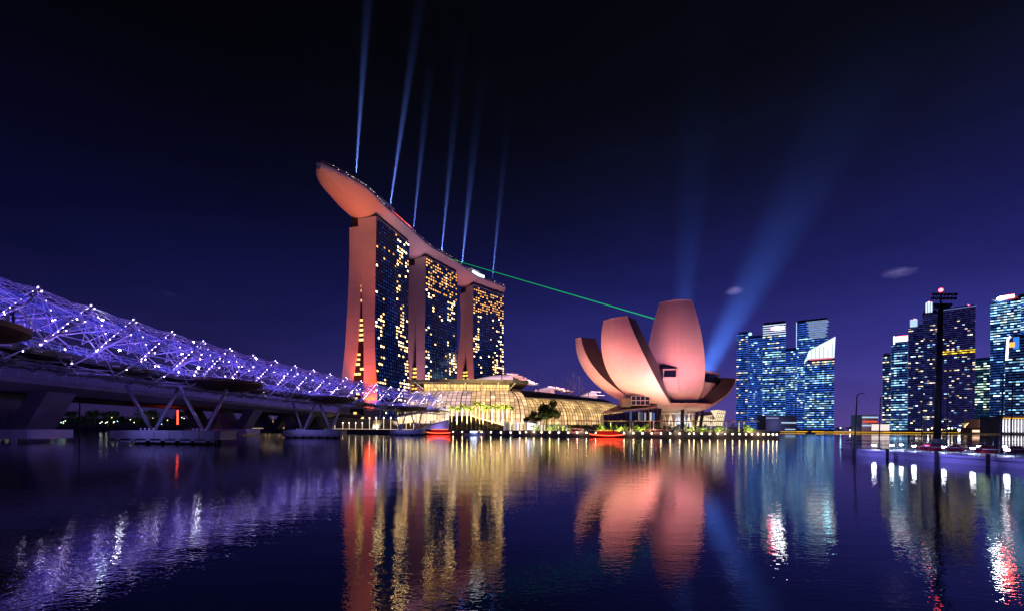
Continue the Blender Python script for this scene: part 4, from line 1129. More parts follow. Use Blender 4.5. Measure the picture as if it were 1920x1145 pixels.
# ------------------------------------------------------------------ road bridge behind the footbridge
RB = [Vector((-94, 40)), Vector((-98.5, 88)), Vector((-105, 165)), Vector((-112, 245)), Vector((-118, 300)), Vector((-122, 340))]
road = thing('road_bridge', 'dark concrete road bridge on V-shaped piers running behind the footbridge', 'road bridge', (RB[1].x, RB[1].y, 0))
ro = Vector((RB[1].x, RB[1].y, 0))
def rb_at(Y):
    xs = [(p.y, p.x) for p in RB]; return Vector((smooth_tab(xs, Y), Y, 0))
M['bridgeconc'] = pbr('bridge_concrete', (0.11, 0.10, 0.115), 0.8, 0, .4, .3, .3)
for off in (0, -17):
    rows = []
    for Y in np.arange(30, 341, 6.0):
        c = rb_at(Y) - ro + Vector((off, 0, 0)); rows.append([c + Vector((x, 0, z)) for x, z in ((-6.5, 12.2), (-6.5, 11.2), (-3.0, 9.6), (3.0, 9.6), (6.5, 11.2), (6.5, 12.2))])
    m = MB(); m.grid(rows, True); m.build('deck', M['bridgeconc'], road)
    m = MB()
    for s in (-6.4, 6.4):
        m.tube([rb_at(Y) - ro + Vector((off + s, 0, 13.2)) for Y in np.arange(30, 341, 6.0)], .07, 4)
        for Y in np.arange(30, 341, 3.0): q = rb_at(Y) - ro + Vector((off + s, 0, 12.2)); m.tube([q, q + Vector((0, 0, 1.0))], .05, 4)
    m.build('parapet_rail', M['steel'], road)
for (Y, offs) in ((88, (0, -17)), (128, (0, -17)), (168, (0, -17)), (225, (0, -17)), (275, (0, -17))):
    for off in offs:
        c = rb_at(Y) + Vector((off, (8 if off else 0), 0)) - ro
        L = 12.5
        if Y in (88, 168):
            m = MB(); m.prism([(c.x + a, c.y + b) for a, b in cap_poly(L, 9, .5)], .6, 2.4)
            cp = m.build('cap', M['cap'], road); m = MB()
            for q in range(4): m.box((c.x - L / 2 + L / 4 * (q + .5), c.y - 4.58, 1.5), (L / 4 - .1, .2, 1.75)); m.box((c.x - L / 2 + L / 4 * (q + .12), c.y - 4.58, .3), (L * .08, .2, .6))
            m.build('skirt_panel', M['cap'], cp)
        elif Y == 128: continue
        # V legs: two raking walls, along the bridge seen sideways
        for s in (-1, 1):
            m = MB(); w = 2.0; b0 = 1.6 * s; b1 = 6.2 * s
            A = [(c.x + b0 - w, c.y - 2.8, 2.3), (c.x + b0 + w, c.y - 2.8, 2.3), (c.x + b1 + w * .9, c.y - 2.8, 9.8), (c.x + b1 - w * .9, c.y - 2.8, 9.8)]
            m.slab(A, None, (0, 5.6, 0)); m.build('pier_leg', M['bridgeconc'], road)
# red marker lights by the road bridge piers
for q, (x, y0, y1, Y) in enumerate(((333, 768, 795, 150), (146, 744, 770, 118))):
    a, b = P(x, y1, Y), P(x, y0, Y)
    r = thing('red_marker_light', ('tall thin red light tube between the bridge piers', 'red lamp on the pier head of the road bridge')[q], 'light', (a.x, a.y, max(a.z, 0)))
    h = b.z - a.z
    MB().tube([(0, 0, 0), (0, 0, h)], .22, 6).build('tube', M['red_strip'], r) if q == 0 else MB().tube([(0, 0, h - .7), (.4, 0, h - .3)], .2, 6).build('tube', M['red_strip'], r)
    MB().tube([(.3, .2, -a.z - .5), (.3, .2, h + .3)], .14, 6).build('post', M['darksteel'], r)
    if q: lamp('red_marker_lamp', 'POINT', (.6, 2.0, h - 1.0), 900, (1, .05, .03), .2, parent=r)
    else: lamp('red_marker_lamp', 'POINT', (-.5, -.6, h * .4), 500, (1, .05, .03), .2, parent=r)
# faint blue wash lamps without fixtures, between the bridges, lighting the road bridge piers
for (x, Y, en) in ((-82, 70, 700), (-90, 120, 250), (-90, 190, 250)):
    lamp('pier_wash_lamp', 'POINT', Vector((x, Y, 6.5)) - HB, en, (.36, .24, 1.0), .4, parent=helix)
# ------------------------------------------------------------------ promenade things
def numbered(tmpl, n): return [tmpl % ORD[i] for i in range(n)]
# low quay lamps
qx = [x for x in (850, 868, 886, 905, 922, 940, 958, 976)] + [988, 1003, 1017, 1032] + list(np.arange(1048, 1300, 17.4)) + [1300, 1315, 1331, 1346, 1360, 1374, 1387, 1399, 1410, 1421, 1431, 1440, 1448, 1455]
ml, mp = MB().ball((0, 0, .0), .21, 8, 6).mesh('globe', M['bulb_warm'], True), MB().tube([(0, .12, -.45), (0, .12, .05)], .07, 6).box((0, .2, -.2), (.3, .2, .5)).mesh('bracket', M['darksteel'])
for i, x in enumerate(qx):
    p = shore_at(x); r = thing('quay_lamp', 'small round warm lamp on the quay wall, ' + (ORD[i] if i < 40 else 'one of the last') + ' from the footbridge end', 'lamp', (p.x, p.y - .62, 1.75 if x > 985 else 1.5), 0, 'lamps along the quay')
    link('globe', ml, r); link('bracket', mp, r)
# real light they throw on the quay
for i, x in enumerate((900, 1000, 1090, 1180, 1270, 1350, 1420)):
    p = shore_at(x); lamp('quay_glow', 'POINT', (p.x, p.y - 1.2, 2.6), 260, (1, .72, .4), .5)
# pergola: roof slab on slim columns
pg = [XY(985, 214), XY(1100, 204), XY(1200, 200), XY(1300, 194), XY(1425, 186)]
perg = thing('pergola', 'long flat promenade pergola on pale lit columns in front of the museum', 'pergola', (pg[0].x, pg[0].y, GZ))
po_ = Vector((pg[0].x, pg[0].y, GZ))
m = MB()
for a, b in zip(pg[:-1], pg[1:]):
    d = b - a; c = (a + b) / 2; m.box((c.x - po_.x, c.y - po_.y + 1.5, 5.15), (d.length + .02, 4.2, .35), math.atan2(d.y, d.x))
m.build('roof', M['wood'], perg)
for x in (988, 1009, 1018, 1043, 1047, 1110, 1145, 1182, 1186, 1219, 1225, 1300.5, 1333, 1361, 1385, 1395):
    t = (x - 985) / (1425 - 985); Yc = 214 - 28 * t + (0 if x < 1100 else 0)
    c = XY(x, Yc); m = MB(); m.box((c.x - po_.x, c.y - po_.y - .2, 2.5), (.42, .42, 5.0)); m.box((c.x - po_.x, c.y - po_.y - .2, .2), (.7, .7, .4)); m.build('column', M['white'], perg)
for x in np.arange(995, 1420, 34):
    t = (x - 985) / 440; c = XY(x, 214 - 28 * t); lamp('pergola_lamp', 'POINT', (c.x - po_.x + 1.2, c.y - po_.y - 1.0, .5), 90, (1, .72, .38), .2, parent=perg)
# planting under the pergola: hedges of leaf clumps
def leaf_cloud(n, size, fn, seed):
    rnd = random.Random(seed); m = MB()
    for _ in range(n):
        c = fn(rnd); a = Vector((rnd.gauss(0, 1), rnd.gauss(0, 1), rnd.gauss(0, 1))).normalized(); b = a.orthogonal().normalized(); q = a.cross(b); s = size * rnd.uniform(.6, 1.4)
        m.quad(c - b * s, c - q * s * .5, c + b * s, c + q * s * .5)
    return m
hedges = [(992, 1012, 1), (1022, 1040, 1), (1046, 1066, 0), (1066, 1112, 2), (1115, 1140, 0), (1144, 1178, 0), (1186, 1216, 0), (1228, 1280, 2), (1284, 1298, 0), (1303, 1330, 0), (1335, 1358, 0), (1363, 1383, 2), (1392, 1412, 0)]
for i, (x0, x1, dk) in enumerate(hedges):
    t = ((x0 + x1) / 2 - 985) / 440; Y = 210 - 28 * t; a, b = XY(x0, Y), XY(x1, Y); L = b.x - a.x
    def fn(r, L=L):
        x = r.random() * L; h = 2.5 + .8 * math.sin(x * 1.3 + i) + .5 * math.sin(x * 3.1)
        return Vector((x, r.uniform(-1.1, 1.1), .3 + r.random() ** .7 * max(.6, h)))
    r = thing('hedge', '%s hedge along the pergola counted from the palm row, %s' % (ORD[i], 'dark and unlit' if dk == 2 else 'lit yellow-green'), 'hedge', (a.x, Y, GZ), 0, 'hedges along the promenade')
    leaf_cloud(int(110 * L), .26, fn, i).build('foliage', M['leaf'] if dk != 2 else M['darkleaf'], r, kind='stuff')
    m = MB(); m.box((L / 2, 0, .28), (L, 2.4, .56)); m.build('planter', M['seawall'], r)
    if dk != 2:
        for q in range(max(1, int(L / 5))): lamp('hedge_uplight', 'POINT', (L * (q + .5) / max(1, int(L / 5)), -2.3, 1.4), 3200, (1, .86, .35), .15, parent=r)
# railing along the promenade edge
m = MB()
prev = None
for x in np.arange(985, 1452, 6):
    p = shore_at(x); q = Vector((p.x, p.y + .4, GZ + .4)); m.tube([q, q + Vector((0, 0, 1.0))], .04, 4)
    if prev is not None: m.tube([prev + Vector((0, 0, 1.0)), q + Vector((0, 0, 1.0))], .04, 4); m.tube([prev + Vector((0, 0, .5)), q + Vector((0, 0, .5))], .025, 4)
    prev = q
m.build('promenade_railing', M['steel'], label='thin steel railing along the promenade edge before the museum', cat='railing')
# palms
def palm_meshes(h, seed):
    rnd = random.Random(seed)
    pts = [Vector((.25 * math.sin(t * 2.2 + seed), .2 * math.sin(t * 1.7), h * t)) for t in np.linspace(0, 1, 9)]
    tm = MB(); tm.tube(pts, .24, 8, .15)
    top = pts[-1]; cm = MB()
    for k in range(22):
        az = 2 * PI * k / 22 + rnd.uniform(-.2, .2); el = rnd.uniform(-.25, 1.25); L = rnd.uniform(2.6, 3.4)
        dv = Vector((math.cos(az), math.sin(az), 0)); sd = Vector((-dv.y, dv.x, 0)); prevp = top; n = 7
        for s in range(n):
            t = (s + 1) / n; r = L * t; z = math.sin(el) * L * t - 1.35 * t * t * (1 + .4 * math.cos(el)); p = top + dv * (r * math.cos(el * .6)) + Vector((0, 0, z))
            w = .42 * math.sin(PI * (.15 + .8 * t)) ; dr = Vector((0, 0, -.30 * w / .42))
            mid = (prevp + p) / 2
            for sg in (1, -1):
                cm.tri(prevp, mid + (p - prevp) * .35 + sd * (w * sg) + dr, p); 
                cm.tri(prevp, prevp + (p - prevp) * .3 + sd * (w * .8 * sg) + dr, mid)
            prevp = p
    return tm.mesh('trunk', M['trunk'], True), cm.mesh('crown', M['palmleaf'])
PM = [palm_meshes(1.0 * h, s) for h, s in ((11.8, 1), (12.6, 2), (11.2, 3), (14.2, 4))]
palms = [(846, 0, 228), (857, 2, 226), (866, 1, 229), (875, 0, 226), (884, 2, 228), (892, 3, 230), (898, 3, 227), (905, 1, 226), (914, 0, 229), (923, 1, 226), (933, 0, 228), (942, 1, 226), (951, 1, 229), (960, 0, 226)]
for i, (x, k, Y) in enumerate(palms):
    c = XY(x, Y); r = thing('palm_tree', '%s palm from the footbridge end in the row before the glass mall' % ORD[i], 'palm tree', (c.x, c.y, GZ), i * 1.7, 'palms before the mall')
    link('trunk', PM[k][0], r); link('crown', PM[k][1], r)
for i, x in enumerate(range(850, 966, 16)):
    c = XY(x, 220); lamp('palm_uplight', 'SPOT', (c.x, c.y, GZ + .4), 90000, (1, .84, .32), .3, (c.x, c.y + 6.5, GZ + 12), 75, .7)
# lawn wall behind the palms: dark sloping ramp
m = MB(); a0, a1 = XY(842, 238), XY(944, 234)
m.slab([(a0.x, a0.y, GZ), (a1.x, a1.y, GZ), (a1.x, a1.y, GZ + 3.0), (a0.x + 12, a0.y, GZ + 8.0), (a0.x, a0.y, GZ + 8.0)], None, (0, 2, 0)); m.build('ramp_wall', pbr('ramp_wall', (.13, .085, .06), .8, 0, .3, .3), label='brown sloping ramp wall behind the palm row', cat='wall')
m = MB(); m.tube([(a0.x + 12, a0.y - .2, GZ + 8.15), (a1.x, a1.y - .2, GZ + 3.15)], .22, 6); m.build('ramp_light_line', M['warm_strip'], label='bright warm light line along the top of the ramp wall', cat='light')
# violet lit wall and glowing stair under the end of the footbridge
m = MB(); a0, a1 = XY(786, 244), XY(841, 238)
m.slab([(a0.x, a0.y, GZ), (a1.x, a1.y, GZ), (a1.x, a1.y, GZ + 6.0), (a0.x + 4, a0.y, GZ + 3.0)], None, (0, 1.5, 0)); m.build('violet_wall', pbr('pale_wall', (.5, .48, .55), .7, 0, .1, .3), label='violet-lit blank wall between the footbridge end and the palms', cat='wall')
c = XY(815, 236); lamp('wall_washer', 'POINT', (c.x, c.y, GZ + 1.0), 900, (.42, .30, 1.0), .3)
st = thing('lit_stair', 'glowing warm underside of the stair where the footbridge lands', 'stair', (*XY(790, 247), GZ)); so = Vector((*XY(790, 247), GZ))
m = MB()
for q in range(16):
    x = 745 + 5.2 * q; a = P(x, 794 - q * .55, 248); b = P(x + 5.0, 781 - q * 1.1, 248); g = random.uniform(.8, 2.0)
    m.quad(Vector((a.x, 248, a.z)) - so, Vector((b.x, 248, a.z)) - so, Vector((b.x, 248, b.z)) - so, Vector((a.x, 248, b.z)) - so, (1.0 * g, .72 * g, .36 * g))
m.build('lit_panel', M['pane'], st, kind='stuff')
m = MB(); m.slab([P(740, 783, 246) - so, P(835, 766, 246) - so, P(835, 763, 250) - so, P(740, 780, 250) - so], None, (0, 0, .6)); m.build('stair_flight', M['concrete'], st)
m = MB()
for q in range(14): x = 742 + 6.4 * q; a = P(x, 796, 247); b = P(x, 783 - q * 1.2, 247); m.tube([a - so, b - so], .12, 5)
m.build('post', M['white'], st)
# lower promenade under the road bridge: lamp posts, palms and shrubs
bp_m = MB().tube([(0, 0, 0), (0, 0, 3.6)], .09, 6, .15).mesh('post', emit('lit_post', (1.0, .70, .46), 1.6), True)
bh_m = MB().ball((0, 0, 3.8), .26, 8, 5).mesh('lamp_head', emit('post_head', (1, .82, .62), 9.0), True)
posts = [(627, 0), (641, 0), (654, 0), (667, 0), (680, 0), (694, 1), (707, 1), (721, 1), (734, 1), (748, 1), (762, 1), (775, 1)]
for i, (x, tall) in enumerate(posts):
    p = shore_at(x); r = thing('lamp_post', '%s lit lamp post on the quay behind the footbridge, counted towards the mall' % ORD[i], 'lamp post', (p.x, p.y + 1.5, GZ + .3), 0, 'lamp posts on the quay behind the footbridge'); r.scale = (1, 1, 1.75 if tall else 1.0)
    link('post', bp_m, r); link('lamp_head', bh_m, r)
    if i % 2 == 0: lamp('post_lamp', 'POINT', (0, -.4, 3.6), 380, (1, .74, .45), .2, parent=r)
sm = MB()
for a, b in ((-40, 320), (455, 545), (625, 780)):
    pts = [shore_at(x) for x in np.arange(a, b, 10)]; sm.tube([Vector((p.x, p.y - .5, GZ + .45)) for p in pts], .07, 4) if a > 400 else None
sm.build('quay_light_line', emit('quay_line', (1, .7, .5), 1.6), label='thin warm light line along the quay behind the footbridge piers', cat='light')
def shrub_palm(i, x, Y, lab, k=0, en=2200):
    c = XY(x, Y); r = thing('palm_tree', lab, 'palm tree', (c.x, c.y, GZ), i, 'palms behind the footbridge'); link('trunk', PM[k][0], r); link('crown', PM[k][1], r)
    lamp('palm_uplight', 'SPOT', (1.5, -5, .4), en, (1, .86, .40), .3, (0, 0, 9), 80, .7, r)
for i, (x, Y) in enumerate(((466, 297), (500, 296), (512, 292), (524, 295), (712, 262), (722, 266), (745, 258), (769, 254))):
    shrub_palm(i, x, Y, '%s uplit palm behind the footbridge piers, counted towards the mall' % ORD[i], i % 3, 22000)
for i, (x, Y) in enumerate(((498, 290), (505, 289), (532, 290), (425, 300), (433, 302))):
    c = XY(x, Y); r = thing('lit_column', '%s warm lit column under the road bridge' % ORD[i], 'column', (c.x, c.y, GZ), 0, 'lit columns under the road bridge')
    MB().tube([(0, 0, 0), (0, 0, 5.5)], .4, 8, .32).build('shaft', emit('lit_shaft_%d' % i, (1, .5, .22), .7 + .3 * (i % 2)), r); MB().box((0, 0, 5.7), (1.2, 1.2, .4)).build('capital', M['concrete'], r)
m = MB(); a0, a1 = XY(625, 268), XY(742, 252)
m.slab([(a0.x, a0.y + 6, GZ), (a1.x, a1.y + 6, GZ), (a1.x, a1.y + 6, GZ + 5), (a0.x, a0.y + 6, GZ + 8)], None, (0, 2, 0)); m.build('terrace_wall', M['bridgeconc'], label='dim terrace wall behind the lamp posts on the quay', cat='wall')

# trees
def broad_tree(name, label, loc, h, rx, rz, n, mat, seed, group=None, cat='tree', lobes=9):
    rnd = random.Random(seed); r = thing(name, label, cat, loc, 0, group)
    cz = h - rz * .95
    lob = [(Vector((rnd.gauss(0, .5) * rx, rnd.gauss(0, .5) * rx, cz + rnd.gauss(0, .38) * rz)), rnd.uniform(.32, .55) * rx) for _ in range(lobes)]
    m = MB(); m.tube([(0, 0, 0), (.1, 0, cz * .5), (0, .1, cz * .9)], .32 * h / 10, 7, .18 * h / 10)
    for c, rr in lob: m.tube([(0, 0, cz * .62), (c * .5 + Vector((0, 0, cz * .4))), c], .10 * h / 10, 5, .03)
    m.build('trunk', M['bark'], r)
    def fn(q):
        c, rr = lob[int(q.random() * len(lob))]; d = Vector((q.gauss(0, 1), q.gauss(0, 1), q.gauss(0, .8))).normalized(); return c + d * rr * (q.random() ** .35)
    leaf_cloud(n, .045 * h + .06, fn, seed).build('crown', mat, r, kind='stuff')
    return r
c = XY(1024, 214); broad_tree('broad_tree', 'dark round-crowned tree standing against the bright glass vault', (c.x, c.y, GZ), 13.0, 5.0, 3.6, 2600, M['darkleaf'], 4, lobes=14)
c = XY(1001, 216); broad_tree('broad_tree', 'low dark bushy tree beside the round-crowned tree before the glass vault', (c.x, c.y, GZ), 8.6, 3.4, 2.8, 1600, M['darkleaf'], 5, lobes=9)
c = XY(1008, 216); 
# dark tree bank far left behind the road bridge, with small lamps
rnd = random.Random(21)
for i in range(16):
    x = -30 + 26 * i + rnd.uniform(-6, 6); c = XY(x, 345 + rnd.uniform(-8, 14))
    broad_tree('bank_tree', '%s of the dim trees on the far shore behind the road bridge' % ORD[i], (c.x, c.y, GZ), rnd.uniform(9, 15), 5.5, 4.5, 500, M['leaf'], 300 + i, 'trees behind the road bridge')
gl = MB().ball((0, 0, 0), .26, 6, 4)
lm = [gl.mesh('globe', emit('bank_globe_%d' % q, c, 6), True) for q, c in enumerate(((.6, 1, .35), (.75, .9, 1), (.35, .65, 1), (1, .75, .4)))]
pmesh = MB().tube([(0, 0, -4), (0, 0, -.2)], .08, 5).mesh('post', M['darksteel'])
for i, x in enumerate(sorted(rnd.choice((rnd.uniform(-5, 20), rnd.uniform(95, 135), rnd.uniform(178, 225), rnd.uniform(178, 350), rnd.uniform(230, 350))) for _ in range(30))):
    c = XY(x, 335 + rnd.uniform(-6, 6)); z = GZ + rnd.uniform(2.5, 8)
    r = thing('shore_lamp', '%s small garden lamp from the left among the trees behind the road bridge' % ORD[i], 'lamp', (c.x, c.y, z), 0, 'garden lamps behind the road bridge')
    link('globe', lm[rnd.choice((0, 0, 1, 1, 2, 3))], r); pp = link('post', pmesh, r); pp.scale = (1, 1, max(.3, (z - GZ) / 4))
for i, x in enumerate((10, 110, 200, 260, 320)):
    c = XY(x, 330); lamp('garden_glow', 'POINT', (c.x, c.y, GZ + 5), 700, (.45, .9, .5), .6)
# far shore of the left background: blocks the horizon
m = MB(); c = XY(200, 420); m.box((-330, 430, 6), (420, 40, 9)); m.build('background_building', M['darkroof'], label='long dark low building behind the trees beyond the road bridge', cat='building')

# ------------------------------------------------------------------ tour boats with red neon
def tour_boat(x, y, Y, L, label, rz=0.0):
    c = P(x, y, Y); r = thing('tour_boat', label, 'boat', (c.x, Y, 0), rz, 'red-lit tour boats')
    N = 15; rows = []
    for i in range(N):
        t = -1 + 2 * i / (N - 1); w = 1.9 * (1 - abs(t) ** 3.2) + .12; sh = .9 + .5 * abs(t) ** 2.2; X = t * L / 2
        rows.append([Vector((X, -w, sh)), Vector((X * .97, -w * .8, -.2)), Vector((X * .97, w * .8, -.2)), Vector((X, w, sh))])
    m = MB(); m.grid(rows); m.grid([[q[0], q[3]] for q in rows]); m.face([rows[0][k] for k in (0, 3, 2, 1)]); m.face(rows[-1]); m.build('hull', pbr('boat_hull', (.20, .03, .03), .4, 0, .2, 1), r)
    m = MB(); m.box((0, 0, 2.75), (L * .66, 3.0, .16)); m.build('roof', M['darkroof'], r)
    for q in range(7):
        for s in (-1, 1): MB().tube([(L * (-.3 + .1 * q), 1.35 * s, .9), (L * (-.3 + .1 * q), 1.35 * s, 2.7)], .06, 5).build('post', M['wood'], r)
    m = MB(); m.box((0, -1.62, 2.72), (L * .66, .14, .14)); m.build('roof_light', M['orange_strip'], r)
    m = MB(); m.box((0, 0, 1.25), (L * .6, 1.6, .7)); m.build('bench', M['wood'], r)
    m = MB(); m.tube([q[0] + Vector((0, -.09, -.15)) for q in rows], .17, 5); m.build('hull_light', M['red_strip'], r)
    m = MB(); m.box((0, -1.4, 1.75), (L * .62, .06, 1.1)); m.build('side_glow_panel', emit('red_side_glow_' + str(int(x)), (1, .02, .02), .35), r)  # added glowing panel, stands for the red-lit side of the boat
    lamp('boat_lamp', 'POINT', (0, -2.8, 1.6), 160, (1, .08, .04), .3, parent=r)
tour_boat(825, 808, 224, 13.5, 'red neon-lit tour boat moored near the footbridge end')
tour_boat(1138, 813, 181, 14.5, 'red neon-lit tour boat moored along the quay before the museum')
# small blue-lit launch moored by the palms
c = XY(890, 208); r = thing('launch', 'small white launch with blue lights moored below the palms', 'boat', (c.x, c.y, 0), .05)
m = MB(); rows = []
for i in range(9):
    t = -1 + 2 * i / 8; w = 1.2 * (1 - max(0, t) ** 2.5) + .05; rows.append([Vector((t * 5, -w, 1.0 + .2 * t)), Vector((t * 4.6, -w * .6, -.1)), Vector((t * 4.6, w * .6, -.1)), Vector((t * 5, w, 1.0 + .2 * t))])
m.grid(rows, True); m.face(list(reversed(rows[0]))); m.face(rows[-1]); m.build('hull', M['white'], r)
m = MB(); m.prism([(-2.5, -.9), (1.2, -.9), (2.0, 0), (1.2, .9), (-2.5, .9)], 1.0, 2.1); m.build('cabin', M['white'], r)
m = MB(); m.box((-.4, -.93, 1.65), (3.0, .05, .45)); m.build('cabin_light', emit('launch_light', (.75, .85, 1), 7), r)
lamp('launch_lamp', 'POINT', (0, -2, 1.5), 120, (.3, .4, 1), .2, parent=r)
# ------------------------------------------------------------------ business district across the bay
M['red_beacon_big'] = emit('red_beacon_big', (1, .04, .08), 40)
M['cyan_dim'] = emit('cool_band', (.5, .7, 1.0), .8)
M['office'] = pbr('office_glass', (0.020, 0.045, 0.13), 0.2, 0.0, 0.25, 0.03, 0, 0.6)
M['resid'] = pbr('residential_glass', (0.022, 0.022, 0.065), 0.3, 0.0, 0.25, 0.03, 0, 0.5)
M['spandrel'] = pbr('spandrel', (0.05, 0.07, 0.14), 0.5, 0.2, 0.2, 0.1)
def cool(r):
    k = r.random(); return (0.20 + .62 * k ** 3, 0.42 + .48 * k, 1.0)
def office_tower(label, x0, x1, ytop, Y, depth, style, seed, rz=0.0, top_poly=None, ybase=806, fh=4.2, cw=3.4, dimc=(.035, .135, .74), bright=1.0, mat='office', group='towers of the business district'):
    """A tower seen between columns x0 and x1; style: list of (y_from, y_to, row_p, cell_p, palette)."""
    rnd = random.Random(seed)
    a, b = XY(x0, Y), XY(x1, Y); ang = math.atan2((a.x + b.x) / 2, Y); W = (b.x - a.x) * math.cos(ang); rz = rz - ang; H = P((x0 + x1) / 2, ytop, Y).z - GZ
    D = depth
    r = thing('office_tower', label, 'skyscraper', ((a.x + b.x) / 2 + math.sin(ang) * D / 2, Y + math.cos(ang) * D / 2, GZ), rz, group)
    m = MB(); m.prism([(-W / 2, -D / 2), (W / 2, -D / 2), (W / 2, D / 2), (-W / 2, D / 2)], 0, H); m.build('body', M[mat], r)
    lit, dim, sp = MB(), MB(), MB()
    nf = int((H - 3) / fh)
    faces = [(Vector((-W / 2, -D / 2, 0)), Vector((1, 0, 0)), W, Vector((0, -1, 0))), (Vector((-W / 2, D / 2, 0)), Vector((0, -1, 0)), D, Vector((-1, 0, 0))), (Vector((W / 2, -D / 2, 0)), Vector((0, 1, 0)), D, Vector((1, 0, 0)))]
    for fi, (o, u, L, nn) in enumerate(faces):
        nc = max(3, int(L / cw)); c_ = L / nc
        for j in range(nf):
            z = 3 + j * fh; ypix = HORIZON - (z + GZ - CAM_H) / Y * FPX + ((x0 + x1) / 2 - 960) * .007
            st = style[-1]
            for s in style:
                if s[0] <= ypix <= s[1]: st = s; break
            row = rnd.random() < st[2]; ru = rnd.random(); rl = rnd.uniform(.35, 1.2); run = 0
            for i in range(nc):
                A = o + u * (c_ * i + .03 * c_) + Vector((0, 0, z + fh * .34)) + nn * .12; B = o + u * (c_ * (i + .97)) + Vector((0, 0, z + fh * .34)) + nn * .12; up = Vector((0, 0, fh * .38))
                on = (row and abs((i + .5) / nc - ru) < rl) and rnd.random() < .85
                on = on or rnd.random() < st[3]
                if on:
                    pal = st[4]
                    c = cool(rnd) if pal == 'cool' or (pal == 'mix' and rnd.random() < .45) else (1.0, .70 + .2 * rnd.random(), .42 + .35 * rnd.random())
                    if pal == 'green': c = (.62, 1.0, .78) if rnd.random() < .6 else (.95, 1, .7)
                    if pal == 'yellow': c = (1, .65, .06)
                    g = bright * rnd.choice((.4, .8, 1.4, 2.6)); lit.quad(A, B, B + up, A + up, tuple(v * g for v in c))
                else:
                    g = rnd.uniform(.3, 1.3); dim.quad(A, B, B + up, A + up, tuple(v * g for v in dimc))  # unlit panes emit blue, painting the glow of the facade
            sp.quad(o + Vector((0, 0, z)) + nn * .3, o + u * L + Vector((0, 0, z)) + nn * .3, o + u * L + Vector((0, 0, z + fh * .2)) + nn * .3, o + Vector((0, 0, z + fh * .2)) + nn * .3)
    lit.build('lit_window', M['win'], r, kind='stuff'); dim.build('blue_glow_pane', M['win'], r, kind='stuff'); sp.build('spandrel', M['spandrel'], r, kind='stuff')
    m = MB(); m.prism([(-W / 2 + 1.5, -D / 2 + 1.5), (W / 2 - 1.5, -D / 2 + 1.5), (W / 2 - 1.5, D / 2 - 1.5), (-W / 2 + 1.5, D / 2 - 1.5)], H - .1, H + 3.5); m.build('roof_plant', M['spandrel'], r)
    return r, W, D, H
S = lambda *a: [a]
BIG = (0, 2000)
# cluster across the water right of the museum (left to right)
office_tower('slim blue office tower at the left edge of the blue cluster, nearest the museum', 1380, 1401, 625, 830, 40, [(0, 640, .2, .04, 'mix'), (0, 2000, .10, .20, 'mix')], 1)
t, W, D, H = office_tower('blue tower with a white beacon, second from the museum', 1402, 1429, 632, 860, 40, [(0, 2000, .03, .13, 'cool')], 2, fh=4, cw=3)
MB().ball((-W * .38, -D / 2 + 2, H + 8), 3.0, 8, 6).build('beacon', M['cyan_panel'], t); MB().tube([(-W * .38, -D / 2 + 2, H), (-W * .38, -D / 2 + 2, H + 6)], .8, 6).build('beacon_post', M['darksteel'], t)
t, W, D, H = office_tower('wide blue tower crowned by bright white bands and a red and white lit sign', 1429, 1472, 606, 820, 45, [(0, 628, .0, .0, 'cool'), (628, 660, .25, .03, 'mix'), (0, 2000, .50, .14, 'cool')], 3)
m = MB()
for q in range(5): m.box((0, -D / 2 - .4, H - 3 - q * 4.2), (W, .5, 1.9))
m.build('crown_band', emit('crown_band', (.62, .76, 1), .95), t); MB().box((W * .20, -D / 2 - .9, H - 9.5), (W * .46, .5, 5.2)).build('sign', emit('sign_white', (1, .95, 1), 30), t); MB().box((-W * .09, -D / 2 - .9, H - 9.5), (W * .10, .5, 5.2)).build('sign_mark', emit('sign_mark_red', (1, .03, .10), 40), t)
office_tower('dim recessed blue block between the two bright towers of the cluster', 1470, 1494, 655, 840, 30, [(0, 690, .05, .05, 'cool'), (690, 735, .75, .3, 'cool'), (0, 2000, .03, .02, 'cool')], 4)
t, W, D, H = office_tower('tall blue tower with thin white lines across its top, behind the slanted-top tower', 1492, 1551, 601, 835, 50, [(0, 636, .0, .0, 'cool'), (636, 668, .5, .15, 'cool'), (0, 2000, .4, .10, 'cool')], 5)
m = MB()
for q in range(16): m.box((W * .14 + (q % 3) * 1.5, -D / 2 - .4, H - 1.5 - q * 2.1), (W * (.68 - .01 * q), .4, .6))
m.build('light_line', emit('light_line', (.55, .72, 1), .8), t, kind='stuff'); MB().box((-W / 2 - .3, -D / 2 - .3, H / 2), (1.0, 1.0, H)).build('edge_light', emit('edge_light', (.5, .65, 1), 1.2), t)
t, W, D, H = office_tower('bright office tower with a slanted glowing white crown', 1508, 1563, 672, 800, 45, [(0, 688, .9, .2, 'mix'), (0, 2000, .52, .16, 'cool')], 6, bright=1.0)
cw0 = W / 2
m = MB(); m.slab([(-cw0, -D / 2 - .2, H + .2), (cw0, -D / 2 - .2, H + .2), (cw0 + 1.5, -D / 2 - .2, H + 38), (-cw0 + 6, -D / 2 - .2, H + 16), (-cw0 - 1.5, -D / 2 - .2, H - 6)], None, (0, 12, 0)); m.build('crown', emit('crown_glow', (.74, .88, 1.0), 1.15), t)
m = MB()
for q in range(7): m.box((-cw0 + W * (q + .5) / 7, -D / 2 - .6, H + 9), (.6, .5, 18 + 2.4 * q))
m.build('crown_rib', M['spandrel'], t); MB().box((W * .05, -D / 2 - .7, H - .5), (W * .8, .5, 2.5)).build('red_band', M['red_panel'] if False else emit('pink_band', (1, .2, .3), .7), t); MB().box((W * .30, -D / 2 - .8, H + 20), (W * .16, .4, 8)).build('crown_sign', emit('crown_sign', (.25, .8, 1), 9), t)
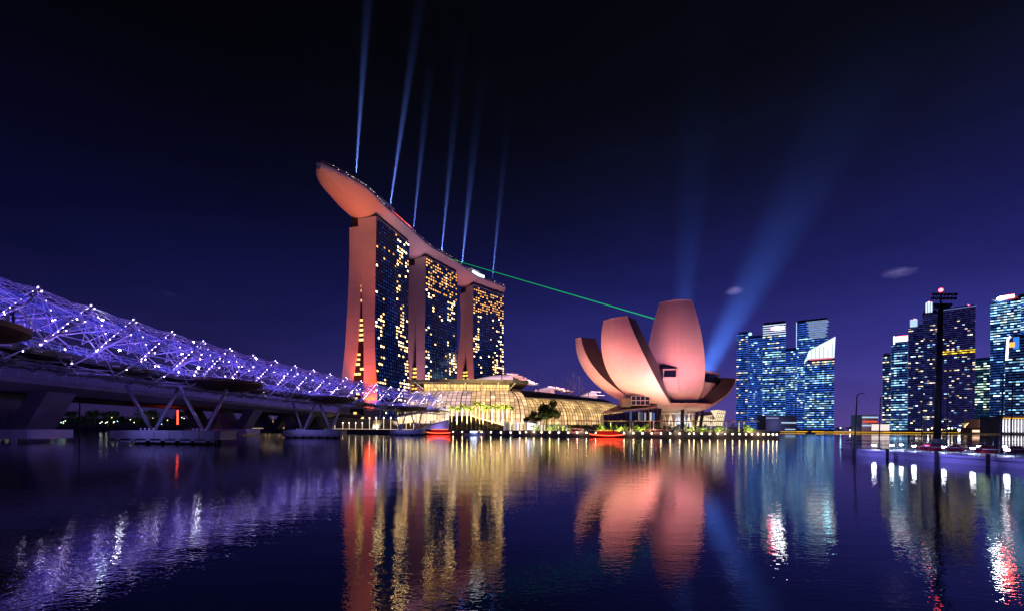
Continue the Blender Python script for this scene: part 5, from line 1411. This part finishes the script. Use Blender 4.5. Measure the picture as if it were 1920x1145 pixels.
# podium and low pavilions on that shore
def low_block(name, label, x0, x1, y0, y1, Y, depth, mat, extra=None, cat='building'):
    a, b = P(x0, y1, Y), P(x1, y0, Y); h = b.z - GZ; w = b.x - a.x
    r = thing(name, label, cat, ((a.x + b.x) / 2, Y, GZ), 0)
    MB().prism([(-w / 2, 0), (w / 2, 0), (w / 2, depth), (-w / 2, depth)], 0, h).build('block', mat, r)
    if extra:
        for (nm, u0, u1, v0, v1, mt) in extra:
            MB().box((-w / 2 + w * (u0 + u1) / 2, -.4, h * (v0 + v1) / 2), (w * (u1 - u0), .7, h * (v1 - v0))).build(nm, mt, r)
    return r, w, h
grey = pbr('far_wall', (.20, .18, .22), .7, 0, .2, .05)
low_block('podium', 'low grey podium with white light bands at the foot of the blue cluster', 1436, 1494, 778, 806, 790, 30, grey, [('light_band', .5, .98, .50, .58, M['cyan_dim']), ('light_band', .62, .95, .10, .16, M['cyan_dim']), ('light_band', .0, .4, .80, .86, emit('dim_band', (.5, .55, .9), .5))])
low_block('far_pavilion', 'white and red banded pavilion on the far shore left of the residential towers', 1616, 1646, 777, 803, 770, 25, grey, [('white_band', .0, 1, .82, .90, M['cyan_dim']), ('red_band', .05, .95, .56, .66, emit('dim_red', (1, .1, .06), .8)), ('white_band', .0, 1, .34, .42, M['cyan_dim'])])
low_block('far_hall', 'long white glowing hall at the foot of the residential towers', 1634, 1690, 794, 804, 768, 25, grey, [('white_front', .0, 1, .2, .95, emit('hall_glow', (1, .82, .76), .9))])
low_block('blue_hall', 'small blue-lit hall at the foot of the residential towers', 1706, 1728, 786, 803, 772, 20, grey, [('blue_front', .0, 1, .1, 1, emit('blue_front', (.05, .09, .6), .8))])
low_block('brick_block', 'plain brown block left of the columned building on the right shore', 1836, 1874, 785, 806, 660, 22, pbr('brown_wall', (.22, .14, .12), .8, 0, .2, .05), [('window_band', .3, .95, .5, .56, emit('blk_win', (1, .8, .5), .8))])
for (x, Y, e_, c_) in ((1462, 772, 9e3, (.35, .40, 1.0)), (1630, 755, 8e3, (.9, .5, .6)), (1855, 640, 12e3, (1, .6, .5))):
    c = XY(x, Y); lamp('facade_fill_lamp', 'POINT', (c.x, c.y, 14), e_, c_, 1.0)  # added fill lights without fixtures, brighten the low fronts
# right-hand cluster
office_tower('short office tower with a pink beacon at the left end of the right cluster', 1654, 1670, 665, 770, 30, [(0, 2000, .10, .24, 'mix')], 11, cw=2.6, dimc=(.014, .035, .14))
t, W, D, H = office_tower('office tower with a white and red crown in the right cluster', 1670, 1701, 640, 750, 34, [(0, 655, .0, .35, 'cool'), (0, 2000, .60, .10, 'cool')], 12, dimc=(.02, .06, .28))
MB().box((W * .1, -D / 2 - .5, H + 4.5), (W * .8, .6, 9)).build('crown', M['white_panel'], t); MB().box((W * .15, -D / 2 - .6, H + 9.4), (W * .7, .8, .9)).build('red_light', M['red_panel'], t); MB().box((-W * .33, -D / 2 - .6, H + 3), (W * .1, .8, 14)).build('edge_light', M['white_panel'], t)
t, W, D, H = office_tower('residential tower with a square white lit crown and scattered warm windows', 1702, 1730, 612, 735, 34, [(0, 650, .0, .08, 'warm'), (0, 2000, .03, .14, 'mix')], 13, mat='resid', cw=3.0, dimc=(.02, .025, .15), fh=3.6)
MB().box((-W * .15, -D / 2 - .4, H + 6), (W * .50, 8, 12)).build('crown', emit('crown_cool', (.5, .72, 1), .9), t); MB().ball((-W * .1, 0, H + 15), 1.6, 6, 5).build('beacon', M['red_beacon_big'], t)
t, W, D, H = office_tower('taller residential tower with a white lit crown and red beacon beside the floodlight mast', 1728, 1757, 585, 745, 34, [(0, 610, .0, .05, 'warm'), (0, 2000, .02, .10, 'mix')], 14, mat='resid', cw=3.0, dimc=(.02, .025, .15), fh=3.6)
MB().box((-W * .08, -D / 2 - .4, H + 8), (W * .48, 8, 16)).build('crown', emit('crown_cool2', (.62, .80, 1), 1.2), t); MB().ball((-W * .1, 0, H + 20), 1.8, 6, 5).build('beacon', M['red_beacon_big'], t)
for q in range(4): MB().box((-W * .08 + W * .48 * (q / 3 - .5), -D / 2 - .6, H + 8), (.8, 8.2, 16.2)).build('crown_rib', M['spandrel'], t)
t, W, D, H = office_tower('broad dark residential tower with scattered windows and a yellow-lit storey', 1764, 1827, 578, 740, 36, [(656, 664, 1.0, .9, 'yellow'), (0, 600, .0, .05, 'warm'), (0, 2000, .02, .11, 'mix')], 15, mat='resid', cw=3.0, dimc=(.024, .02, .14), fh=3.6)
MB().box((0, -D / 2 - .3, H + .3), (W + 2, 2, .8)).build('roof_edge_light', emit('roof_edge', (.25, .32, .8), .6), t); MB().ball((W * .3, 0, H + 6), 1.3, 6, 5).build('beacon', M['red_beacon_big'], t)
office_tower('greenish office block between the dark residential tower and the tall lit tower', 1826, 1878, 673, 720, 34, [(772, 900, 0, 0, 'green'), (0, 2000, .45, .22, 'green')], 16, dimc=(.008, .05, .12))
t, W, D, H = office_tower('tallest white-banded office tower with a glowing red and white sign on its roof', 1855, 1912, 562, 700, 40, [(0, 636, .80, .30, 'cool'), (0, 2000, .25, .10, 'cool')], 17, bright=1.25, dimc=(.015, .06, .30))
MB().ball((-W * .14, -D / 2, H + 3.5), 4.6, 12, 8, sz=.55).build('sign_lamp', emit('sign_flare', (.9, .95, 1), 60), t); MB().box((W * .12, -D / 2 - .4, H + 4.2), (W * .34, 1.0, 4.6)).build('sign_mark', emit('sign_red', (1, .10, .06), 45), t)
t, W, D, H = office_tower('dark office tower at the right edge with a white hooked light and an orange sign', 1882, 1990, 628, 640, 40, [(0, 672, .0, .02, 'cool'), (0, 2000, .35, .10, 'cool')], 18, dimc=(.014, .035, .14))
MB().tube([(-W * .47, -D / 2 - .6, H - 32), (-W * .455, -D / 2 - .6, H - 4), (-W * .44, -D / 2 - .6, H), (-W * .40, -D / 2 - .6, H + 1)], 1.3, 6).build('hook_light', emit('hook_light', (.85, .85, 1), 4), t); MB().box((-W * .38, -D / 2 - .6, H - 11), (6, .6, 7)).build('sign', M['orange_panel'], t); MB().box((-W * .30, -D / 2 - .5, H - 9), (6, .5, 18)).build('blue_panel', emit('blue_panel', (.04, .22, .8), 1.0), t)
office_tower('light-blue-crowned tower at the far right edge behind the signed tower', 1906, 1960, 552, 760, 40, [(0, 575, .9, .8, 'cool'), (0, 2000, .35, .15, 'cool')], 19, bright=1.2)
# columned building with white light strips at the right shore
t, w, h = low_block('columned_building', 'classical building with white lit columns at the right edge of the far shore', 1876, 1990, 780, 812, 560, 25, grey)
for q in range(12):
    m = MB(); m.tube([(-w / 2 + 2 + 3.9 * q, -1.2, 1.5), (-w / 2 + 2 + 3.9 * q, -1.2, h * .80)], .35, 6); m.build('column_light', emit('column_light_%d' % q, (.92, .92, 1), 3.2) if q == 0 else bpy.data.materials['column_light_0'], t)
MB().box((0, -1.2, h * .88), (w, .8, .7)).build('cornice_light', M['yellow_strip'], t); MB().box((0, -1.2, h * 1.02), (w, .8, 1.3)).build('parapet', M['orange_panel'] if False else M['white'], t)
m = MB(); rnd = random.Random(9)
for q in range(26): m.box((-w / 2 + w * rnd.random(), -.7, h * rnd.uniform(.15, .95)), (1.0, .3, 1.0), 0, (1, .6, .2))
m.build('warm_window', M['win'], t, kind='stuff')
# small lit tower and pier hall
c = XY(1808, 648); t = thing('lit_water_tower', 'small golden flared tower on the far shore right of the floodlight mast', 'tower', (c.x, c.y, GZ))
rows = [[Vector((r_ * math.cos(a), r_ * math.sin(a), z)) for a in [2 * PI * q / 12 for q in range(12)]] for r_, z in ((3.6, 0), (2.2, 5), (1.7, 9), (2.0, 11), (4.6, 13.5), (4.6, 15))]
m = MB(); m.grid(rows, True); m.face(rows[-1]); m.build('shaft', M['white'], t, True); lamp('tower_lamp', 'POINT', (-3, -7, 3), 2600, (1, .72, .3), .5, parent=t); lamp('tower_lamp', 'POINT', (3, -6, 9), 1800, (1, .72, .3), .5, parent=t)
low_block('pier_hall', 'long low warmly lit pier hall on the right far shore', 1822, 1876, 801, 812, 600, 15, pbr('pier_red', (.3, .12, .10), .7, 0, .2, .1), [('warm_front', .02, .98, .15, .55, emit('pier_glow', (1, .62, .42), 1.6))])
# light line and lamps on the far quay, dark trees behind
m = MB(); lp = [XY(1400, 868), XY(1480, 814), XY(1700, 759), XY(1800, 679)]
m.tube([Vector((p.x, p.y - 1.2, 1.9)) for p in lp], .55, 6); m.build('far_quay_light', M['yellow_strip'], label='long yellow light line along the far quay under the office towers', cat='light')
rnd = random.Random(77)
tm = [leaf_cloud(150, .8, (lambda r: Vector((r.gauss(0, 2.2), r.gauss(0, 2), 4.5 + r.gauss(0, 1.5)))), s).mesh('far_tree', M['darkleaf']) for s in (1, 2, 3)]
for i in range(46):
    x = 1440 + i * 9.4 + rnd.uniform(-3, 3); Y = (835 - (x - 1440) * .30 if x < 1700 else 770 - (x - 1700) * .75) + 8
    c = XY(x, Y); o = link('far_tree', tm[i % 3], None, '%s dark round tree from the left in the row on the far quay' % ORD[i], 'tree', 'trees on the far quay', None, (c.x, c.y, GZ), rnd.uniform(0, 6)); s = rnd.uniform(.8, 1.5); o.scale = (s * 1.2, s, s)
fg = MB().ball((0, 0, 0), 1.15, 6, 4); fgm = [fg.mesh('globe', emit('far_globe_%d' % q, c_, 6), True) for q, c_ in enumerate(((1, .72, .4), (.9, .92, 1), (1, .45, .3), (.3, .7, 1)))]
fpm = MB().tube([(0, 0, -6), (0, 0, -1)], .2, 5).mesh('post', M['darksteel'])
for i, x in enumerate(sorted(rnd.uniform(1450, 1915) for _ in range(40))):
    Y = (835 - (x - 1440) * .30 if x < 1700 else 770 - (x - 1700) * .75) + 1; c = XY(x, Y); z = GZ + rnd.choice((3, 5, 7))
    r = thing('far_lamp', '%s tiny lamp from the left on the far quay below the office towers' % ORD[i], 'lamp', (c.x, c.y, z), 0, 'lamps on the far quay'); link('globe', fgm[rnd.choice((0, 0, 0, 1, 1, 2, 3))], r); pp = link('post', fpm, r); pp.scale = (1, 1, (z - GZ) / 6)
c = XY(1519, 640); r = thing('bumboat', 'tiny dark boat far out on the water below the slanted-top tower', 'boat', (c.x, c.y, 0))
m = MB(); m.prism([(-6, -1.5), (5, -1.5), (8, 0), (5, 1.5), (-6, 1.5)], -.2, 1.3); m.build('hull', M['darkroof'], r); MB().box((-1, 0, 2.4), (6, 2.4, .2)).build('roof', M['darkroof'], r); MB().box((-1, 0, 1.8), (4.6, 2.0, 1.1)).build('cabin', M['darksteel'], r)

# ------------------------------------------------------------------ floating stage on the right, its lamps, poles and moored boats
plat = thing('floating_platform', 'low floating platform moored at the right with a pale rim', 'pontoon', (45, 58, 0))
M['pontoon'] = pbr('pontoon_paint', (.40, .40, .46), .5, 0, .2, .6, .15)
for q, (x0, x1, y0, y1, zt) in enumerate(((45.2, 110, 48.2, 60, .85), (45.05, 110, 36, 48, .85), (45.0, 110, 8, 35.8, .95))):
    m = MB(); m.prism([(x0 - 45, y0 - 58), (x1 - 45, y0 - 58), (x1 - 45, y1 - 58), (x0 - 45, y1 - 58)], -.6, zt - .25); m.prism([(x0 - 45.12, y0 - 58.02), (x1 - 45, y0 - 58.02), (x1 - 45, y1 - 57.98), (x0 - 45.12, y1 - 57.98)], zt - .25, zt); m.build('pontoon', M['pontoon'], plat)
for Y in (57, 52, 46, 41, 37, 33): MB().tube([(-.35, Y - 58, -1), (-.35, Y - 58, 1.15)], .16, 8).build('fender_pile', M['darksteel'], plat)
m = MB()
for Y in np.arange(9, 60, 1.6): m.tube([(.4, Y - 58, .85), (.4, Y - 58, 1.95)], .03, 4)
for z in (1.95, 1.5): m.tube([(.4, -49, z), (.4, 2, z)], .03, 4)
for X in np.arange(2, 50, 1.6): m.tube([(X, 1.7, .85), (X, 1.7, 1.95)], .03, 4)
for z in (1.95, 1.5): m.tube([(.4, 1.7, z), (50, 1.7, z)], .03, 4)
m.build('railing', M['darksteel'], plat)
gl_m = MB().box((0, 0, 1.15), (.42, .12, .26)).mesh('lamp_face', M['bulb_white']); ps_m = MB().tube([(0, 0.1, 0), (0, 0.1, 1.2)], .04, 5).box((0, .12, 1.15), (.5, .1, .34)).mesh('lamp_post', M['darksteel'])
plp = [(1639, 835, 56), (1672, 838, 55), (1690, 836, 58), (1714, 840, 53), (1740, 837, 57), (1770, 843, 51), (1787, 837, 56), (1824, 846, 48), (1836, 839, 54), (1884, 840, 53), (1888, 851, 44)]
for i, (x, y, Y) in enumerate(plp):
    c = P(x, y, Y); r = thing('deck_flood', '%s white floodlight on the floating platform, counted from its far corner' % ORD[i], 'floodlight', (c.x, c.y, .86), 0, 'white floodlights on the floating platform'); r.scale = (1, 1, max(.5, (c.z - .86) / 1.15))
    link('lamp_face', gl_m, r); link('lamp_post', ps_m, r)
    lamp('deck_flood_lamp', 'POINT', (-.6, -.7, 1.3), 70, (.35, .48, 1.0), .15, parent=r)
# cool lamps added over the water to brighten the rim, no fixtures
for i, (Y, en) in enumerate(((54, 620), (45, 620), (36, 620))): lamp('rim_fill_lamp', 'POINT', Vector((42.5, Y, 2.4)) - Vector((45, 58, 0)), en, (.22, .20, 1.0), .3, parent=plat)
def small_boat(x, y, Y, L, lab, col):
    c = P(x, y, Y); r = thing('covered_boat', lab, 'boat', (c.x, c.y, .86), .2, 'boats on the floating platform')
    rows = []
    for i in range(9):
        t = -1 + 2 * i / 8; w = .75 * (1 - abs(t) ** 2.6) + .05; rows.append([Vector((t * L / 2, -w, .45)), Vector((t * L / 2 * .9, -w * .5, 0)), Vector((t * L / 2 * .9, w * .5, 0)), Vector((t * L / 2, w, .45)), Vector((t * L / 2 * .95, 0, .45 + .35 * (1 - t * t)))])
    m = MB(); m.grid(rows, True); m.face(list(reversed(rows[0]))); m.face(rows[-1]); m.build('hull', col, r)
    MB().tube([q[0] for q in rows], .05, 4).build('gunwale', M['white'], r); MB().tube([(0, 0, .7), (0, 0, 1.3)], .03, 4).build('staff', M['steel'], r)
redc = pbr('red_cover', (.50, .03, .05), .6, 0, .25, 2)
for i, (x, y, Y, L) in enumerate(((1738, 845, 57, 2.6), (1755, 847, 55, 2.4), (1792, 848, 54, 3.0), (1846, 851, 51, 3.0), (1862, 853, 49, 3.2), (1905, 852, 50, 3.0))):
    small_boat(x, y, Y, L, '%s red-covered small boat on the floating platform, counted from its far corner' % ORD[i], redc)
c = P(1865, 842, 50); person_o = link('person', pm[0].copy(), None, 'person in dark clothes standing on the floating platform', 'person', None, None, (c.x, 50, .86), 1.0); person_o.data.materials.clear(); person_o.data.materials.append(cloth[2])
# floodlight mast
c = XY(1757, 63); mast = thing('floodlight_mast', 'tall dark floodlight mast with a rack of round lamps and a red beacon', 'mast', (c.x, c.y, -1))
top = P(1764, 552, 63); tz = top.z + 1; tx = top.x - c.x
MB().tube([(0, 0, 0), (tx * .5, 0, tz * .5), (tx, 0, tz - 1.4)], .46, 12, .30).build('pole', M['darksteel'], mast, True)
m = MB(); m.tube([(0, 0, .4), (0, 0, 3.2)], .75, 12, .6); m.build('footing', M['concrete'], mast)
rack = MB(); rack.box((tx + .4, 0, tz - .55), (3.4, .12, .12)); rack.box((tx + .4, 0, tz - .05), (3.4, .12, .12)); rack.box((tx + .15, 0, tz - 1.6), (2.4, .12, .12)); rack.tube([(tx, 0, tz - 1.8), (tx, 0, tz + .2)], .12, 6); rack.build('rack', M['darksteel'], mast)
for row, (z, n, w, off) in enumerate(((tz + .02, 7, 3.2, .4), (tz - .55, 7, 3.2, .3), (tz - 1.45, 6, 2.2, .15), (tz - 1.85, 5, 1.8, .0))):
    for q in range(n):
        x = tx + off - w / 2 + w * q / (n - 1); m = MB(); m.tube([(x, -.22, z - .08), (x, .0, z), (x, .16, z + .03)], .24, 9, .10); m.build('lamp_head', M['darksteel'], mast)
MB().ball((tx, 0, tz + .62), .26, 8, 6).build('beacon', M['red_dot'], mast); MB().tube([(tx, 0, tz), (tx, 0, tz + .5)], .05, 5).build('beacon_post', M['darksteel'], mast)
# slim poles
for i, (x0, y0, x1, y1, Y, arm) in enumerate(((1602, 845, 1607, 741, 57, 1.0), (1648, 838, 1651, 744, 59.5, .0), (1727, 838, 1731, 730, 58, .6), (1775, 838, 1777, 735, 59, 0), (1876, 850, 1881, 700, 47, 0), (1896, 838, 1898, 720, 58, 0))):
    a, b = P(x0, y0, Y), P(x1, y1, Y); r = thing('slim_pole', '%s slim dark pole on the floating platform, counted from its far corner' % ORD[i], 'pole', (a.x, a.y, .84), 0, 'poles on the floating platform'); d = b - a; d.z = b.z - .84
    m = MB(); m.tube([(0, 0, 0), d], .12 if i in (0, 4) else .075, 8, .06); m.build('pole', M['darksteel'], r)
    MB().box((0, 0, .05), (.4, .4, .1)).build('base_plate', M['darksteel'], r)
    if arm: m = MB(); m.tube([d, d + Vector((.25 * arm, 0, .22)), d + Vector((.6 * arm, 0, .32))], .06, 6); m.box(d + Vector((.75 * arm, 0, .34)), (.4, .16, .08)); m.build('arm', M['darksteel'], r)

# ------------------------------------------------------------------ searchlights: lamps that shine through cones of scattering air above them
def beam_mat(dens, z0, fall):
    """scattering air kept to the beam, density shaped to fade the light upward"""
    m, n, l = new_mat('lit_air'); o = n.new('ShaderNodeOutputMaterial'); v = n.new('ShaderNodeVolumeScatter'); v.inputs['Color'].default_value = (1, 1, 1, 1)
    g = n.new('ShaderNodeNewGeometry'); sp = n.new('ShaderNodeSeparateXYZ'); l.new(g.outputs['Position'], sp.inputs[0])
    def mth(op, a, b):
        k = n.new('ShaderNodeMath'); k.operation = op
        for i, x in enumerate((a, b)):
            if isinstance(x, (int, float)): k.inputs[i].default_value = x
            else: l.new(x, k.inputs[i])
        return k.outputs[0]
    e = mth('POWER', 2.71828, mth('DIVIDE', mth('SUBTRACT', z0, sp.outputs['Z']), fall))
    l.new(mth('MULTIPLY', e, dens), v.inputs['Density']); l.new(v.outputs[0], o.inputs['Volume']); return m
def searchlight(base, tip, r0, r1, energy, col, label, dens, fall, spot_k=1.0, group='searchlights on the sky deck'):
    base, tip = Vector(base), Vector(tip); d = (tip - base).normalized(); L = (tip - base).length
    t = thing('searchlight', label, 'searchlight', base, 0, group)
    MB().tube([(0, 0, 0), (0, 0, .5)], .5, 8).build('base', M['darksteel'], t); m = MB(); m.tube([Vector((0, 0, .8)) - d * .5, Vector((0, 0, .8)) + d * .6], .45, 10, .6); m.build('head', M['darksteel'], t)
    apex = -d * (r0 * L / max(r1 - r0, .01)) * 0 + Vector((0, 0, .8)) + d * .7
    m = MB(); m.tube([apex + d * .3, apex + d * (L * .33), apex + d * (L * .66), apex + d * L], r0 * 1.7, 14, r1 * 1.7)
    o = m.build('light_beam', beam_mat(dens, base.z, fall), t, kind='stuff')
    ang = 2 * math.atan(r1 / L) * spot_k
    lo = lamp('searchlight_lamp', 'SPOT', apex, energy, col, r0 * .8, None, max(1.0, math.degrees(ang)), 1.0, t); lo.rotation_euler = d.to_track_quat('-Z', 'Y').to_euler()
    return t
BEAMS = True
if BEAMS:
    beams = [(667, 331, 698, -120, 352, 3.2, 1.0), (731, 388, 797, -60, 400, 3.8, 1.25), (775, 432, 806, 130, 445, 3.2, .5), (828, 470, 868, 60, 500, 4.6, .9), (866, 493, 905, 120, 540, 5.6, .9), (923, 515, 957, 180, 590, 4.6, .9)]
    for i, (x0, y0, x1, y1, Y, r1, k) in enumerate(beams):
        a, b = P(x0, y0, Y), P(x1, y1, Y)
        a.z = DECKZ + .05
        searchlight(a, b, .7, r1 * 2.2, 7e7 * k, (.13, .24, 1.0), '%s blue searchlight on the sky deck counted from its pointed end' % ORD[i], .0016, 45)
    for (x0, y0, x1, y1, Y, r0, r1, en, lab, fl) in ((1264, 800, 1327, 0, 262, 3, 22, 4e7, 'blue searchlight rising straight up behind the front petal of the museum', 42), (1262, 803, 1672, 50, 262, 3, 36, 6e7, 'blue searchlight slanting up to the right from behind the museum', 42)):
        a, b = P(x0, y0, Y), P(x1, y1, Y); a.z = GZ + .05
        searchlight(a, b, r0, r1, en, (.07, .22, 1.0), lab, .0014, fl, group='searchlights behind the museum')
# green laser from the deck to the museum
a, b = P(838, 484, 500), P(1236, 600, 262)
r = thing('green_laser', 'thin green laser beam from the sky deck down to the museum', 'laser', a)
m, n, l = new_mat('laser_light'); o = n.new('ShaderNodeOutputMaterial'); e = n.new('ShaderNodeEmission'); e.inputs[0].default_value = (0, .8, .10, 1); e.inputs[1].default_value = .45; l.new(e.outputs[0], o.inputs['Volume'])
MB().tube([(0, 0, 0), b - a], .22, 8, .42).build('beam', m, r, kind='stuff'); MB().box((0, 0, -.4), (.8, .8, .8)).build('laser_head', M['darksteel'], r)
